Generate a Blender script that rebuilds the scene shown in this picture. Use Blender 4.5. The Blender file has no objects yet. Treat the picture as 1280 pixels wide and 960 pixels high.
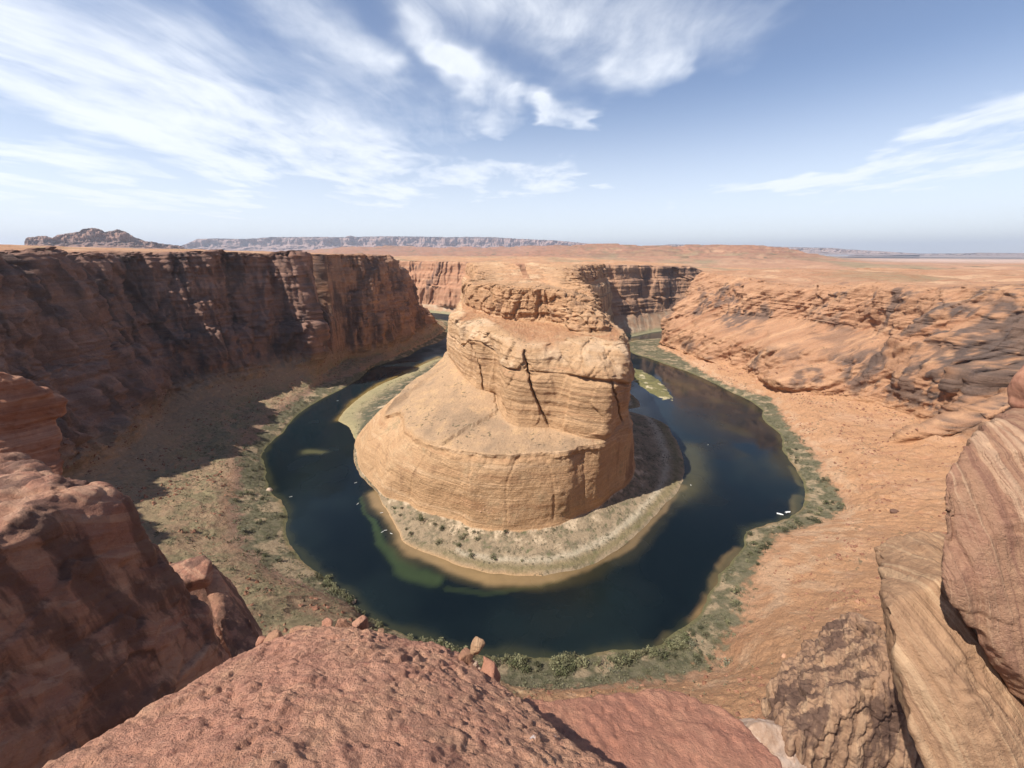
import bpy, bmesh, math, random
import numpy as np
from mathutils import Vector, Matrix

R = math.radians
S = bpy.context.scene
COL = S.collection
random.seed(7)
rng = np.random.default_rng(11)

# ------------------------------------------------------------------ camera
PITCH = 18.76
FOC = 480.0                      # focal length in pixels of a 1280 px wide frame
cam_d = bpy.data.cameras.new('camera')
cam = bpy.data.objects.new('camera', cam_d)
COL.objects.link(cam)
cam_d.sensor_fit = 'HORIZONTAL'
cam_d.sensor_width = 36.0
cam_d.lens = 36.0 * FOC / 1280.0
cam_d.clip_start = 0.05
cam_d.clip_end = 120000.0
cam.location = (0, 0, 0)
cam.rotation_euler = (R(90 - PITCH), 0, 0)
S.camera = cam

# ------------------------------------------------------------------ light
SUN_EL = R(53.0)
SUN_DIR = np.array([-0.90, -0.436, 0.0]); SUN_DIR /= np.linalg.norm(SUN_DIR)
SUN_V = np.array([SUN_DIR[0] * math.cos(SUN_EL), SUN_DIR[1] * math.cos(SUN_EL), math.sin(SUN_EL)])
sun_d = bpy.data.lights.new('sun', 'SUN')
sun_d.energy = 4.6
sun_d.angle = R(0.5)
sun_d.color = (1.0, 0.95, 0.87)
sun = bpy.data.objects.new('sun', sun_d)
COL.objects.link(sun)
sun.rotation_euler = Vector(-SUN_V).to_track_quat('-Z', 'Y').to_euler()
sun.location = (-300, -150, 400)

S.view_settings.view_transform = 'Standard'
S.view_settings.look = 'None'
S.view_settings.gamma = 1.0
S.view_settings.exposure = 0.58
S.view_settings.use_curve_mapping = False
S.cycles.max_bounces = 6
S.cycles.diffuse_bounces = 3
S.cycles.glossy_bounces = 2
S.cycles.transmission_bounces = 2
S.cycles.transparent_max_bounces = 6
S.cycles.volume_bounces = 0
S.cycles.use_denoising = True

# ------------------------------------------------------------------ node helper
class NT:
    def __init__(s, tree):
        s.t = tree
        s.n = tree.nodes
        s.l = tree.links
    def node(s, typ, **kw):
        n = s.n.new(typ)
        for k, v in kw.items():
            setattr(n, k, v)
        return n
    def put(s, sock, v):
        if v is None:
            return
        if isinstance(v, bpy.types.NodeSocket):
            s.l.new(v, sock)
        else:
            sock.default_value = v
    def math(s, op, a, b=None, c=None, clamp=False):
        n = s.node('ShaderNodeMath', operation=op, use_clamp=clamp)
        s.put(n.inputs[0], a); s.put(n.inputs[1], b); s.put(n.inputs[2], c)
        return n.outputs[0]
    def vmath(s, op, a, b=None):
        n = s.node('ShaderNodeVectorMath', operation=op)
        s.put(n.inputs[0], a); s.put(n.inputs[1], b)
        return n.outputs[0]
    def noise(s, vec, scale, detail=4, rough=0.55, dist=0.0, col=False):
        n = s.node('ShaderNodeTexNoise')
        s.put(n.inputs['Vector'], vec)
        n.inputs['Scale'].default_value = scale
        n.inputs['Detail'].default_value = detail
        n.inputs['Roughness'].default_value = rough
        n.inputs['Distortion'].default_value = dist
        return n.outputs['Color' if col else 'Fac']
    def ramp(s, fac, stops):
        n = s.node('ShaderNodeValToRGB')
        e = n.color_ramp.elements
        while len(e) < len(stops):
            e.new(0.5)
        for i, (p, c) in enumerate(stops):
            e[i].position = p
            e[i].color = (c, c, c, 1) if not hasattr(c, '__len__') else (*c, 1)
        s.put(n.inputs[0], fac)
        return n.outputs[0]
    def smooth(s, v, a, b):
        n = s.node('ShaderNodeMapRange', interpolation_type='SMOOTHSTEP')
        s.put(n.inputs[0], v)
        n.inputs[1].default_value = a; n.inputs[2].default_value = b
        n.inputs[3].default_value = 0; n.inputs[4].default_value = 1
        return n.outputs[0]
    def mix(s, fac, a, b, mode='MIX'):
        n = s.node('ShaderNodeMix', data_type='RGBA', blend_type=mode)
        s.put(n.inputs[0], fac)
        for k, v in ((6, a), (7, b)):
            if not isinstance(v, bpy.types.NodeSocket) and hasattr(v, '__len__') and len(v) == 3:
                v = (*v, 1)
            s.put(n.inputs[k], v)
        return n.outputs[2]
    def mapping(s, vec, scale=(1, 1, 1), rot=(0, 0, 0), loc=(0, 0, 0)):
        n = s.node('ShaderNodeMapping')
        s.put(n.inputs[0], vec)
        n.inputs['Scale'].default_value = scale
        n.inputs['Rotation'].default_value = rot
        n.inputs['Location'].default_value = loc
        return n.outputs[0]

def new_mat(name):
    m = bpy.data.materials.new(name)
    m.use_nodes = True
    m.node_tree.nodes.clear()
    g = NT(m.node_tree)
    out = g.node('ShaderNodeOutputMaterial')
    p = g.node('ShaderNodeBsdfPrincipled')
    g.l.new(p.outputs[0], out.inputs['Surface'])
    p.inputs['Roughness'].default_value = 0.9
    p.inputs['Specular IOR Level'].default_value = 0.15
    return m, g, p

# ------------------------------------------------------------------ world: sky and cirrus
def ray_px(px, py):
    sp, cp = math.sin(R(PITCH)), math.cos(R(PITCH))
    u = (px - 640) / FOC; v = (480 - py) / FOC
    return np.array([u, cp + v * sp, -sp + v * cp])

def azel(px, py):
    d = ray_px(px, py)
    d = d / np.linalg.norm(d)
    return math.atan2(d[0], d[1]), math.asin(d[2])

def build_world():
    w = bpy.data.worlds.new('World')
    S.world = w
    w.use_nodes = True
    w.node_tree.nodes.clear()
    g = NT(w.node_tree)
    out = g.node('ShaderNodeOutputWorld')
    bg = g.node('ShaderNodeBackground')
    bg.inputs[1].default_value = 0.1
    g.l.new(bg.outputs[0], out.inputs[0])
    sky = g.node('ShaderNodeTexSky', sky_type='NISHITA')
    sky.sun_disc = False
    sky.sun_elevation = SUN_EL
    sky.sun_rotation = math.atan2(SUN_DIR[0], SUN_DIR[1])
    sky.altitude = 1200
    sky.air_density = 1.0
    sky.dust_density = 0.5
    sky.ozone_density = 1.0
    tc = g.node('ShaderNodeTexCoord')
    d = tc.outputs['Generated']
    sx = g.node('ShaderNodeSeparateXYZ'); g.put(sx.inputs[0], d)
    dx, dy, dz = sx.outputs
    az = g.math('ARCTAN2', dx, dy)
    el = g.math('ARCSINE', dz)
    zz = g.math('MAXIMUM', dz, 0.015)
    zz = g.math('ADD', zz, 0.04)
    cb = g.node('ShaderNodeCombineXYZ')
    g.put(cb.inputs[0], g.math('DIVIDE', dx, zz)); g.put(cb.inputs[1], g.math('DIVIDE', dy, zz))
    P = cb.outputs[0]                       # the cloud layer seen as a high flat sheet
    cb2 = g.node('ShaderNodeCombineXYZ')
    g.put(cb2.inputs[0], az); g.put(cb2.inputs[1], el)
    wob = g.noise(P, 0.9, 4, 0.6, col=True)
    wv = g.vmath('MULTIPLY', g.vmath('SUBTRACT', wob, (0.5, 0.5, 0.5)), (0.30, 0.16, 0))
    AE = g.vmath('ADD', cb2.outputs[0], wv)
    sa = g.node('ShaderNodeSeparateXYZ'); g.put(sa.inputs[0], AE)
    a2, e2 = sa.outputs[0], sa.outputs[1]
    def capsule(p0, p1, r0, r1, amp):
        (a0, b0), (a1, b1) = azel(*p0), azel(*p1)
        va, vb = a1 - a0, b1 - b0
        L2 = va * va + vb * vb
        pa = g.math('SUBTRACT', a2, a0); pb = g.math('SUBTRACT', e2, b0)
        t = g.math('ADD', g.math('MULTIPLY', pa, va / L2), g.math('MULTIPLY', pb, vb / L2), clamp=True)
        qa = g.math('SUBTRACT', pa, g.math('MULTIPLY', t, va))
        qb = g.math('SUBTRACT', pb, g.math('MULTIPLY', t, vb))
        dd = g.math('SQRT', g.math('ADD', g.math('MULTIPLY', qa, qa), g.math('MULTIPLY', qb, qb)))
        rr = g.math('ADD', r0 * 1.3, g.math('MULTIPLY', t, (r1 - r0) * 1.3))
        q = g.math('DIVIDE', dd, rr)
        e = g.math('EXPONENT', g.math('MULTIPLY', g.math('MULTIPLY', q, q), -1.0))
        return g.math('MULTIPLY', e, amp)
    caps = [
        ((60, 140), (640, 120), 0.20, 0.16, 0.24), ((0, 230), (760, 265), 0.06, 0.05, 0.28),
        ((-10, 20), (250, 130), 0.050, 0.060, 1.0), ((250, 130), (470, 215), 0.060, 0.040, 1.05), ((440, 205), (745, 232), 0.045, 0.020, 0.95),
        ((-40, 70), (120, 130), 0.03, 0.03, 0.5), ((230, 10), (420, 120), 0.025, 0.025, 0.30), ((330, 130), (560, 150), 0.03, 0.03, 0.28),
        ((320, -20), (470, 85), 0.040, 0.030, 0.85), ((505, 10), (560, 80), 0.030, 0.035, 0.85), ((555, 85), (640, 125), 0.028, 0.022, 0.85), ((585, 130), (625, 160), 0.02, 0.015, 0.5),
        ((540, -40), (690, 25), 0.040, 0.035, 0.45), ((700, 45), (930, 40), 0.040, 0.035, 0.58), ((640, -10), (900, -15), 0.03, 0.03, 0.35), ((760, 82), (860, 86), 0.025, 0.015, 0.7), ((560, -120), (900, -110), 0.10, 0.10, 0.3),
        ((680, 134), (745, 142), 0.014, 0.014, 0.95), ((650, 120), (680, 130), 0.010, 0.012, 0.6),
        ((840, 250), (1290, 168), 0.022, 0.055, 0.8), ((1000, 235), (1300, 205), 0.025, 0.04, 0.45), ((1100, 200), (1330, 140), 0.02, 0.035, 0.5),
        ((-60, 225), (110, 232), 0.035, 0.020, 0.85), ((-20, 255), (300, 262), 0.018, 0.018, 0.6), ((0, 195), (330, 215), 0.018, 0.016, 0.5), ((150, 240), (480, 270), 0.02, 0.02, 0.45),
        ((500, 262), (900, 285), 0.016, 0.016, 0.4), ((930, 170), (1200, 120), 0.03, 0.03, 0.24), ((700, 200), (960, 160), 0.03, 0.03, 0.22), ((800, 235), (1000, 215), 0.03, 0.02, 0.2), ((0, 150), (300, 190), 0.02, 0.02, 0.35),
    ]
    cover = None
    for c in caps:
        k = capsule(*c)
        cover = k if cover is None else g.math('ADD', cover, k)
    cover = g.math('MINIMUM', cover, 1.25)
    # wind-drawn fibres: noise stretched along the drift direction of the sheet
    wp = g.vmath('ADD', P, g.vmath('MULTIPLY', g.vmath('SUBTRACT', g.noise(P, 0.55, 3, 0.5, col=True), (0.5, 0.5, 0.5)), (1.6, 1.6, 0)))
    fibre = g.noise(g.mapping(wp, (1.7, 0.42, 1), (0, 0, R(33))), 1.0, 9, 0.62)
    fibre2 = g.noise(g.mapping(wp, (6.5, 1.3, 1), (0, 0, R(52)), (3, 7, 0)), 1.0, 7, 0.65)
    puff = g.noise(g.mapping(P, (1.6, 1.1, 1)), 1.0, 8, 0.6)
    f = g.math('ADD', g.math('MULTIPLY', fibre, 0.42), g.math('ADD', g.math('MULTIPLY', fibre2, 0.16), g.math('MULTIPLY', puff, 0.52)))
    f = g.math('SUBTRACT', f, 0.55)
    dens = g.math('ADD', g.math('MULTIPLY', cover, 0.66), g.math('MULTIPLY', f, g.math('ADD', 0.30, g.math('MULTIPLY', cover, 2.5))))
    dens = g.smooth(dens, 0.06, 1.12)
    veil = g.smooth(el, 0.34, 0.0)
    dens = g.math('MAXIMUM', dens, g.math('MULTIPLY', veil, 0.80))
    dens = g.math('MULTIPLY', dens, 0.82)
    cloud_col = (7.6, 7.9, 8.35)
    hs = g.node('ShaderNodeHueSaturation')
    hs.inputs['Saturation'].default_value = 0.96
    hs.inputs['Value'].default_value = 1.0
    g.put(hs.inputs['Color'], sky.outputs[0])
    c = g.mix(dens, g.mix(1.0, hs.outputs[0], (0.97, 0.955, 1.0), 'MULTIPLY'), cloud_col)
    g.put(bg.inputs[0], c)
build_world()

# ------------------------------------------------------------------ numpy noise
def _hash(x, y, z, seed):
    h = (x.astype(np.uint32) * np.uint32(374761393) + y.astype(np.uint32) * np.uint32(668265263)
         + z.astype(np.uint32) * np.uint32(2147483647 - 1640531) + np.uint32(seed * 974711 + 12345))
    h ^= h >> np.uint32(13)
    h *= np.uint32(1274126177)
    h ^= h >> np.uint32(16)
    h *= np.uint32(2246822519)
    h ^= h >> np.uint32(15)
    return h

def _vnoise(p, seed):
    out = np.empty(len(p), np.float32)
    for a in range(0, len(p), 40000):
        q = p[a:a + 40000]
        f = np.floor(q)
        i = f.astype(np.int64)
        t = (q - f).astype(np.float32)
        w = t * t * t * (t * (t * 6 - 15) + 10)
        r = 0
        for dx in (0, 1):
            wx = w[:, 0] if dx else 1 - w[:, 0]
            for dy in (0, 1):
                wy = w[:, 1] if dy else 1 - w[:, 1]
                for dz in (0, 1):
                    wz = w[:, 2] if dz else 1 - w[:, 2]
                    h = _hash(i[:, 0] + dx, i[:, 1] + dy, i[:, 2] + dz, seed)
                    g = (h & np.uint32(1023)).astype(np.float32) / 511.5 - 1
                    g2 = ((h >> np.uint32(10)) & np.uint32(1023)).astype(np.float32) / 511.5 - 1
                    g3 = ((h >> np.uint32(20)) & np.uint32(1023)).astype(np.float32) / 511.5 - 1
                    d = g * (t[:, 0] - dx) + g2 * (t[:, 1] - dy) + g3 * (t[:, 2] - dz)
                    r = r + wx * wy * wz * d
        out[a:a + 40000] = r
    return out * 1.5

def fbm(p, scale, octv=4, seed=0, gain=0.5, sc=(1, 1, 1)):
    """noise in about -1..1; scale is the size in metres of the largest lumps"""
    q = np.asarray(p, np.float64) * (np.asarray(sc) / scale) + 1000.0
    r = 0; a = 1.0; s = 0
    for o in range(octv):
        r = r + a * _vnoise(q, seed + o * 17)
        s += a; a *= gain
        q = q * 2.03 + 11.7
    return r / s * 1.35

def ridged(p, scale, octv=3, seed=0, gain=0.5, sc=(1, 1, 1)):
    q = np.asarray(p, np.float64) * (np.asarray(sc) / scale) + 1000.0
    r = 0; a = 1.0; s = 0
    for o in range(octv):
        r = r + a * (1 - 2 * np.abs(_vnoise(q, seed + o * 17)))
        s += a; a *= gain
        q = q * 2.03 + 11.7
    return r / s

def blocks(p, scale, seed=0, sc=(1, 1, 1), tilt=0.6):
    """broken rock: every irregular cell is a flat facet with its own height and tilt, -1..1; second value: closeness to a joint"""
    q = np.asarray(p, np.float64) * (np.asarray(sc) / scale) + 500.0
    H = np.empty(len(q)); Jn = np.empty(len(q))
    for a in range(0, len(q), 60000):
        b = q[a:a + 60000]; i0 = np.floor(b).astype(np.int64)
        best = np.full(len(b), 9.0); second = np.full(len(b), 9.0); val = np.zeros(len(b))
        for dx in (-1, 0, 1):
            for dy in (-1, 0, 1):
                for dz in (-1, 0, 1):
                    cx, cy, cz = i0[:, 0] + dx, i0[:, 1] + dy, i0[:, 2] + dz
                    h = _hash(cx, cy, cz, seed)
                    r1 = (h & np.uint32(1023)) / 1023.0; r2 = ((h >> np.uint32(10)) & np.uint32(1023)) / 1023.0; r3 = ((h >> np.uint32(20)) & np.uint32(1023)) / 1023.0
                    ex, ey, ez = b[:, 0] - cx - r1, b[:, 1] - cy - r2, b[:, 2] - cz - r3
                    d = ex * ex + ey * ey + ez * ez
                    nb = d < best
                    second = np.where(nb, best, np.minimum(second, d))
                    v = ((r1 * 7.13 + r2 * 3.7 + r3) % 1.0) * 2 - 1 + tilt * ((r2 * 2 - 1) * ex + (r3 * 2 - 1) * ey + (r1 * 2 - 1) * ez) * 1.6
                    val = np.where(nb, v, val); best = np.where(nb, d, best)
        H[a:a + 60000] = val; Jn[a:a + 60000] = 1 - sstep(np.sqrt(second) - np.sqrt(best), 0.0, 0.10)
    return H, Jn

def sstep(x, a, b):
    t = np.clip((x - a) / (b - a), 0, 1)
    return t * t * (3 - 2 * t)

def lerp(a, b, t):
    return a + (b - a) * t

def cmix(c, d, t):
    return c + (np.asarray(d, np.float32) - c) * np.clip(t, 0, 1)[:, None]

def pchip(x, y, xq):
    """monotone cubic; y may be (n,) or (n,m) with knots along axis 0"""
    x = np.asarray(x, float); y = np.asarray(y, float)
    one = y.ndim == 1
    if one: y = y[:, None]
    h = np.diff(x)[:, None]; d = np.diff(y, axis=0) / h
    m = np.zeros_like(y)
    if len(x) > 2:
        a, b = d[:-1], d[1:]
        w1 = 2 * h[1:] + h[:-1]; w2 = h[1:] + 2 * h[:-1]
        with np.errstate(divide='ignore', invalid='ignore'):
            hm = (w1 + w2) / (w1 / a + w2 / b)
        m[1:-1] = np.where(a * b > 0, hm, 0)
    m[0] = d[0]; m[-1] = d[-1]
    xq = np.clip(np.asarray(xq, float), x[0], x[-1])
    k = np.clip(np.searchsorted(x, xq, 'right') - 1, 0, len(x) - 2)
    t = ((xq - x[k]) / (x[k + 1] - x[k]))[:, None]
    hh = (x[k + 1] - x[k])[:, None]
    r = ((1 + 2 * t) * (1 - t) ** 2 * y[k] + t * (1 - t) ** 2 * hh * m[k]
         + t * t * (3 - 2 * t) * y[k + 1] + t * t * (t - 1) * hh * m[k + 1])
    return r[:, 0] if one else r

# ------------------------------------------------------------------ mesh helpers
def mesh_np(name, V, F, mat=None, smooth=True, attrs=None):
    me = bpy.data.meshes.new(name)
    V = np.asarray(V, np.float32)
    F = np.asarray(F, np.int32)
    n = F.shape[1]
    me.vertices.add(len(V)); me.vertices.foreach_set('co', V.ravel())
    me.loops.add(F.size); me.loops.foreach_set('vertex_index', F.ravel())
    me.polygons.add(len(F))
    me.polygons.foreach_set('loop_start', np.arange(0, F.size, n, dtype=np.int32))
    me.polygons.foreach_set('use_smooth', np.full(len(F), smooth))
    me.update(calc_edges=True)
    for k, a in (attrs or {}).items():
        a = np.asarray(a, np.float32)
        if a.ndim == 1:
            at = me.attributes.new(k, 'FLOAT', 'POINT'); at.data.foreach_set('value', a)
        else:
            at = me.attributes.new(k, 'FLOAT_COLOR', 'POINT')
            at.data.foreach_set('color', np.c_[a, np.ones(len(a), np.float32)].astype(np.float32).ravel())
    if mat: me.materials.append(mat)
    return me

def put(name, me, parent=None, loc=None, label=None, cat=None, group=None, kind=None):
    o = bpy.data.objects.new(name, me)
    COL.objects.link(o)
    if parent is not None: o.parent = parent
    if loc is not None: o.location = loc
    tag(o, label, cat, group, kind)
    return o

def tag(o, label=None, cat=None, group=None, kind=None):
    if label: o['label'] = label
    if cat: o['category'] = cat
    if group: o['group'] = group
    if kind: o['kind'] = kind

def grid_faces(nr, nc):
    i = np.arange(nr - 1)[:, None] * nc + np.arange(nc - 1)[None, :]
    i = i.ravel()
    return np.c_[i, i + 1, i + nc + 1, i + nc]

def grid_normals(Pg):
    du = np.gradient(Pg, axis=1); dv = np.gradient(Pg, axis=0)
    n = np.cross(du, dv)
    n /= np.linalg.norm(n, axis=2, keepdims=True) + 1e-9
    return n

def U(px, py, z):
    d = ray_px(px, py)
    return d * (z / d[2])

# ------------------------------------------------------------------ rock material shared by the land
def land_material(name, bump=1.0, strat_rot=(0, 0, 0), fine=1.0):
    m, g, p = new_mat(name)
    at = g.node('ShaderNodeAttribute', attribute_name='col')
    base = at.outputs['Color']
    geo = g.node('ShaderNodeNewGeometry')
    P = geo.outputs['Position']
    n1 = g.noise(P, 0.35 * fine, 5, 0.65)
    n2 = g.noise(P, 0.05 * fine, 4, 0.6)
    ns = g.noise(g.mapping(P, (0.02, 0.02, 0.55), strat_rot), 1.0, 4, 0.7)
    sn = g.node('ShaderNodeSeparateXYZ'); g.put(sn.inputs[0], geo.outputs['Normal'])
    ns = g.math('ADD', 0.5, g.math('MULTIPLY', g.math('SUBTRACT', ns, 0.5), g.math('SUBTRACT', 1.0, g.smooth(sn.outputs[2], 0.68, 0.86))))
    nr_ = g.node('ShaderNodeTexNoise', noise_type='RIDGED_MULTIFRACTAL')
    g.put(nr_.inputs['Vector'], P); nr_.inputs['Scale'].default_value = 0.11 * fine; nr_.inputs['Detail'].default_value = 6; nr_.inputs['Roughness'].default_value = 0.62
    n4 = g.noise(P, 0.9 * fine, 3, 0.7)
    k = g.math('ADD', g.math('MULTIPLY', n1, 0.55), g.math('ADD', g.math('MULTIPLY', n2, 0.35), g.math('MULTIPLY', ns, 0.50)))
    k = g.math('ADD', g.math('ADD', k, g.math('MULTIPLY', n4, 0.75)), -0.075)
    cb = g.node('ShaderNodeCombineColor')
    for i in range(3): g.put(cb.inputs[i], k)
    c = g.mix(1.0, base, cb.outputs[0], 'MULTIPLY')
    # scattered desert brush on the flatter ground
    br = g.math('MULTIPLY', g.smooth(g.noise(P, 0.21 * fine, 2, 0.5), 0.60, 0.66), g.math('MULTIPLY', g.smooth(sn.outputs[2], 0.80, 0.93), g.smooth(g.noise(P, 0.018 * fine, 3, 0.6), 0.44, 0.60)))
    c = g.mix(g.math('MULTIPLY', br, 0.75), c, (0.125, 0.105, 0.060))
    g.put(p.inputs['Base Color'], c)
    p.inputs['Roughness'].default_value = 0.95
    b = g.node('ShaderNodeBump')
    b.inputs['Strength'].default_value = 1.0 * bump
    b.inputs['Distance'].default_value = 2.6
    hgt = g.math('ADD', g.noise(P, 0.30 * fine, 8, 0.75), g.math('ADD', g.math('MULTIPLY', ns, 0.65), g.math('MULTIPLY', nr_.outputs['Fac'], 0.22)))
    g.put(b.inputs['Height'], hgt)
    g.put(p.inputs['Normal'], b.outputs[0])
    return m

# ------------------------------------------------------------------ rings of the canyon
WATER = -300.0
class Ring:
    """a line of the land (shore, cliff foot, rim ...) as distance from a spine and height along it"""
    def __init__(s, pts, centre, scale=400.0):
        s.c = centre; s.R = scale
        uw = []
        for q in pts:
            if len(q) == 3 and not isinstance(q[0], str):
                x, y, z = U(*q)
            else:
                x, y, z = q[1:]
            uw.append((*to_uw(x, y, centre, scale), z))
        uw.sort()
        a = np.array(uw)
        keep = np.r_[True, np.diff(a[:, 0]) > 4.0]
        s.a = a[keep]
    def __call__(s, u):
        return pchip(s.a[:, 0], s.a[:, 1], u), pchip(s.a[:, 0], s.a[:, 2], u)

def to_uw(x, y, c, RR):
    dx, dy = x - c[0], c[1] - y
    if dy > 0:
        return math.atan2(dx, dy) * RR, math.hypot(dx, dy)
    return math.copysign(RR * math.pi / 2 - dy, dx), abs(dx)

def from_uw(u, w, c, RR):
    q = RR * math.pi / 2
    a = np.clip(u, -q, q) / RR
    ex = np.maximum(np.abs(u) - q, 0)
    return c[0] + np.sin(a) * w, c[1] - np.cos(a) * w + ex

def loft(rings, counts, u):
    """rings: list of (w, z) sampled on u; counts: rows between neighbours -> rows of (w, z), ring parameter"""
    K = len(rings)
    Wk = np.array([r[0] for r in rings]); Zk = np.array([r[1] for r in rings])
    t = np.concatenate([np.linspace(k, k + 1, counts[k], endpoint=False) for k in range(K - 1)] + [[K - 1.0]])
    kn = np.arange(K, dtype=float)
    return pchip(kn, Wk, t), pchip(kn, Zk, t), t

def W(x, y, z):
    return ('w', x, y, z)

# ================================================================== OUTER CANYON WALL
OC, OR = (0.0, 620.0), 400.0
Zr = WATER
shore_out_px = [(568,404),(560.6,417.8),(547.8,427.9),(527.6,434.6),(510.8,444.7),(484,453),(462,461.5),(450,473),(420,490),
    (396,502),(376,515),(359,532),(352,542),(336,555.5),(327,569),(331,582),(333,593),(337,614),(352,627),(359,640),(357,660),
    (362,681),(383,704),(404,720),(430,739),(458,770),(487.5,785),(525,801),(558,810),(608,820),(654,822),(704,822),
    (758,814),(787,812),(808,812),(827,806),(833,797.5),(858,779),(875,768),(887,743),(894,731),(898,718),(912,704),
    (929,685),(933,666),(954,658),(975,650),(996,641),(1006,622),(1004,606),(997,590),(981,567),(972,540),(954,525),
    (952,512),(939,502),(916,491),(886,476),(860,465),(834,456),(811,448),(790,441),(783,434.6),(790,426),(823,423)]
shore_in_px = [(568,414),(566,443),(548,448),(524,458),(501,470),(474,481.6),(443.7,502),(427,518.6),(423.5,525),(437,535),
    (443.7,549),(442,565),(447,589),(455,599),(469,614),(483,639),(496,660),(508,681),(525,689),(550,697.5),(571,706),
    (592,712),(617,717.5),(658,719.6),(700,716),(742,704),(775,685),(804,660),(829,633),(850,610),(855,590),(852,566),
    (841,544),(822,525),(800,508)]

def W(x, y, z):
    return ('w', x, y, z)
def Zp(pts, z):
    return [(a, b, z) for a, b in pts]

O1 = Zp(shore_out_px, Zr) + [W(-330, 1830, Zr), W(-900, 1990, Zr), W(700, 1450, Zr), W(1300, 1560, Zr)]
O2 = [(470,455,-294),(440,470,-293),(405,478,-292),(372,500,-291),(340,525,-290),(305,565,-288),(300,600,-287),(295,640,-285),(305,680,-284),
      (345,716,-288),(385,735,-291),(430,752,-293),(480,793,-294),(540,810,-294),(610,852,-291),(700,862,-291),(760,856,-291),(850,846,-291),
      (892,830,-291),(906,800,-291),(922,775,-291),(934,740,-292),(948,700,-292),(962,674,-292),(1000,660,-292),(1045,642,-291),(1051,622,-291),
      (1030,600,-292),(1018,570,-292),(996,545,-293),(976,520,-293),(960,498,-293),(915,484,-294),(870,460,-294),(845,444,-293),(822,434,-292),
      W(-345,1150,-294), W(-306,1300,-294), W(-280,1430,-294), W(-272,1560,-294), W(-330,1745,-292), W(-450,1850,-290), W(-950,1900,-290),
      W(560,1440,-290), W(720,1420,-288), W(1300,1500,-285)]
O3 = [(430,452,-280),(390,478,-280),(322,498,-278),(265,539,-275),(232,589,-274),(240,645,-270),(205,695,-262),(250,722,-262),(300,772,-240),(350,752,-262),
      (420,790,-255),(500,820,-262),(560,835,-268),(640,868,-272),(700,874,-270),(800,872,-262),(900,870,-244),(1000,850,-226),(1060,800,-224),(1150,730,-228),
      (1150,650,-252),(1100,620,-266),(1080,580,-270),(1040,540,-276),(1000,510,-280),(960,485,-284),(915,470,-286),(880,456,-288),(826,431,-290),
      W(-355,1150,-286), W(-318,1300,-286), W(-296,1430,-287), W(-290,1560,-288), W(-372,1700,-284), W(-520,1790,-280), W(-950,1860,-280),
      W(640,1400,-282), W(1300,1460,-275)]
O4 = [W(-75,70,-172), W(-170,75,-180), W(-300,110,-205), W(-400,200,-225), W(-490,330,-232), W(-530,470,-240), W(-590,620,-240), W(-566,720,-240), W(-485,850,-240), W(-420,920,-244), W(-462,936,-232), W(-460,944,-234), W(-402,951,-250), W(-394,965,-254), W(-386,1050,-262), W(-370,1150,-265), W(-340,1300,-268), W(-318,1430,-268), W(-308,1540,-270),
      W(-400,1640,-255), W(-560,1710,-250), W(-1000,1780,-250),
      W(0,62,-172), W(90,66,-172), W(170,78,-176), W(300,140,-185), W(430,210,-200), W(560,330,-215), (1250,529,-226), (1197,532,-240), (1167,551,-245),
      (1126,548,-250), (1111,510,-256), (1062,499,-262), (1010,491,-268), (972,484,-272), (931,465,-280), (880,450,-283), (824,427,-288),
      W(560,1390,-284), W(700,1370,-280), W(1300,1420,-270)]
O5 = [W(-75,52,-110), W(-170,55,-120), W(-320,90,-130), W(-430,185,-140), W(-530,315,-150), W(-575,470,-150), W(-632,630,-150), W(-600,735,-148), W(-508,850,-150), W(-432,922,-160), W(-438,934,-160), W(-522,946,-152), W(-528,956,-152), W(-520,963,-154), W(-414,970,-162), W(-400,982,-165), W(-394,1046,-170), W(-384,1150,-170), W(-362,1300,-175), W(-344,1400,-185), W(-336,1500,-232), W(-330,1570,-262),
      W(-420,1635,-258), W(-580,1685,-255), W(-1000,1745,-252),
      W(0,45,-105), W(90,48,-105), W(180,58,-110), W(320,110,-120), W(460,185,-130), W(600,320,-150), W(706,500,-165), W(690,530,-168), W(640,520,-172),
      W(625,560,-180), W(672,640,-190), W(668,700,-196), W(640,790,-205), W(610,880,-210), W(590,960,-212), W(560,1120,-215), W(496,1285,-225),
      W(585,1370,-225), W(720,1340,-225), W(1300,1380,-220)]
O6 = [W(-75,44,-100), W(-170,46,-110), W(-330,82,-120), W(-440,178,-130), W(-545,308,-140), W(-586,470,-140), W(-643,632,-140), W(-612,745,-138), W(-520,850,-140), W(-440,920,-150), W(-446,932,-150), W(-545,946,-140), W(-552,958,-140), W(-542,966,-142), W(-420,973,-152), W(-406,985,-155), W(-400,1042,-160), W(-392,1150,-160), W(-372,1300,-165), W(-354,1400,-175), W(-345,1500,-225), W(-340,1570,-255),
      W(-428,1640,-250), W(-590,1690,-248), W(-1000,1750,-246),
      W(0,36,-95), W(90,38,-95), W(185,48,-100), W(330,100,-110), W(480,170,-115), W(625,305,-130), W(735,510,-140), W(720,560,-140), W(690,590,-140),
      W(680,650,-145), W(725,710,-148), W(735,800,-150), W(715,900,-150), W(680,985,-158), W(640,1070,-165), W(585,1180,-180), W(510,1296,-205),
      W(600,1360,-200), W(740,1330,-200), W(1300,1360,-200)]
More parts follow.
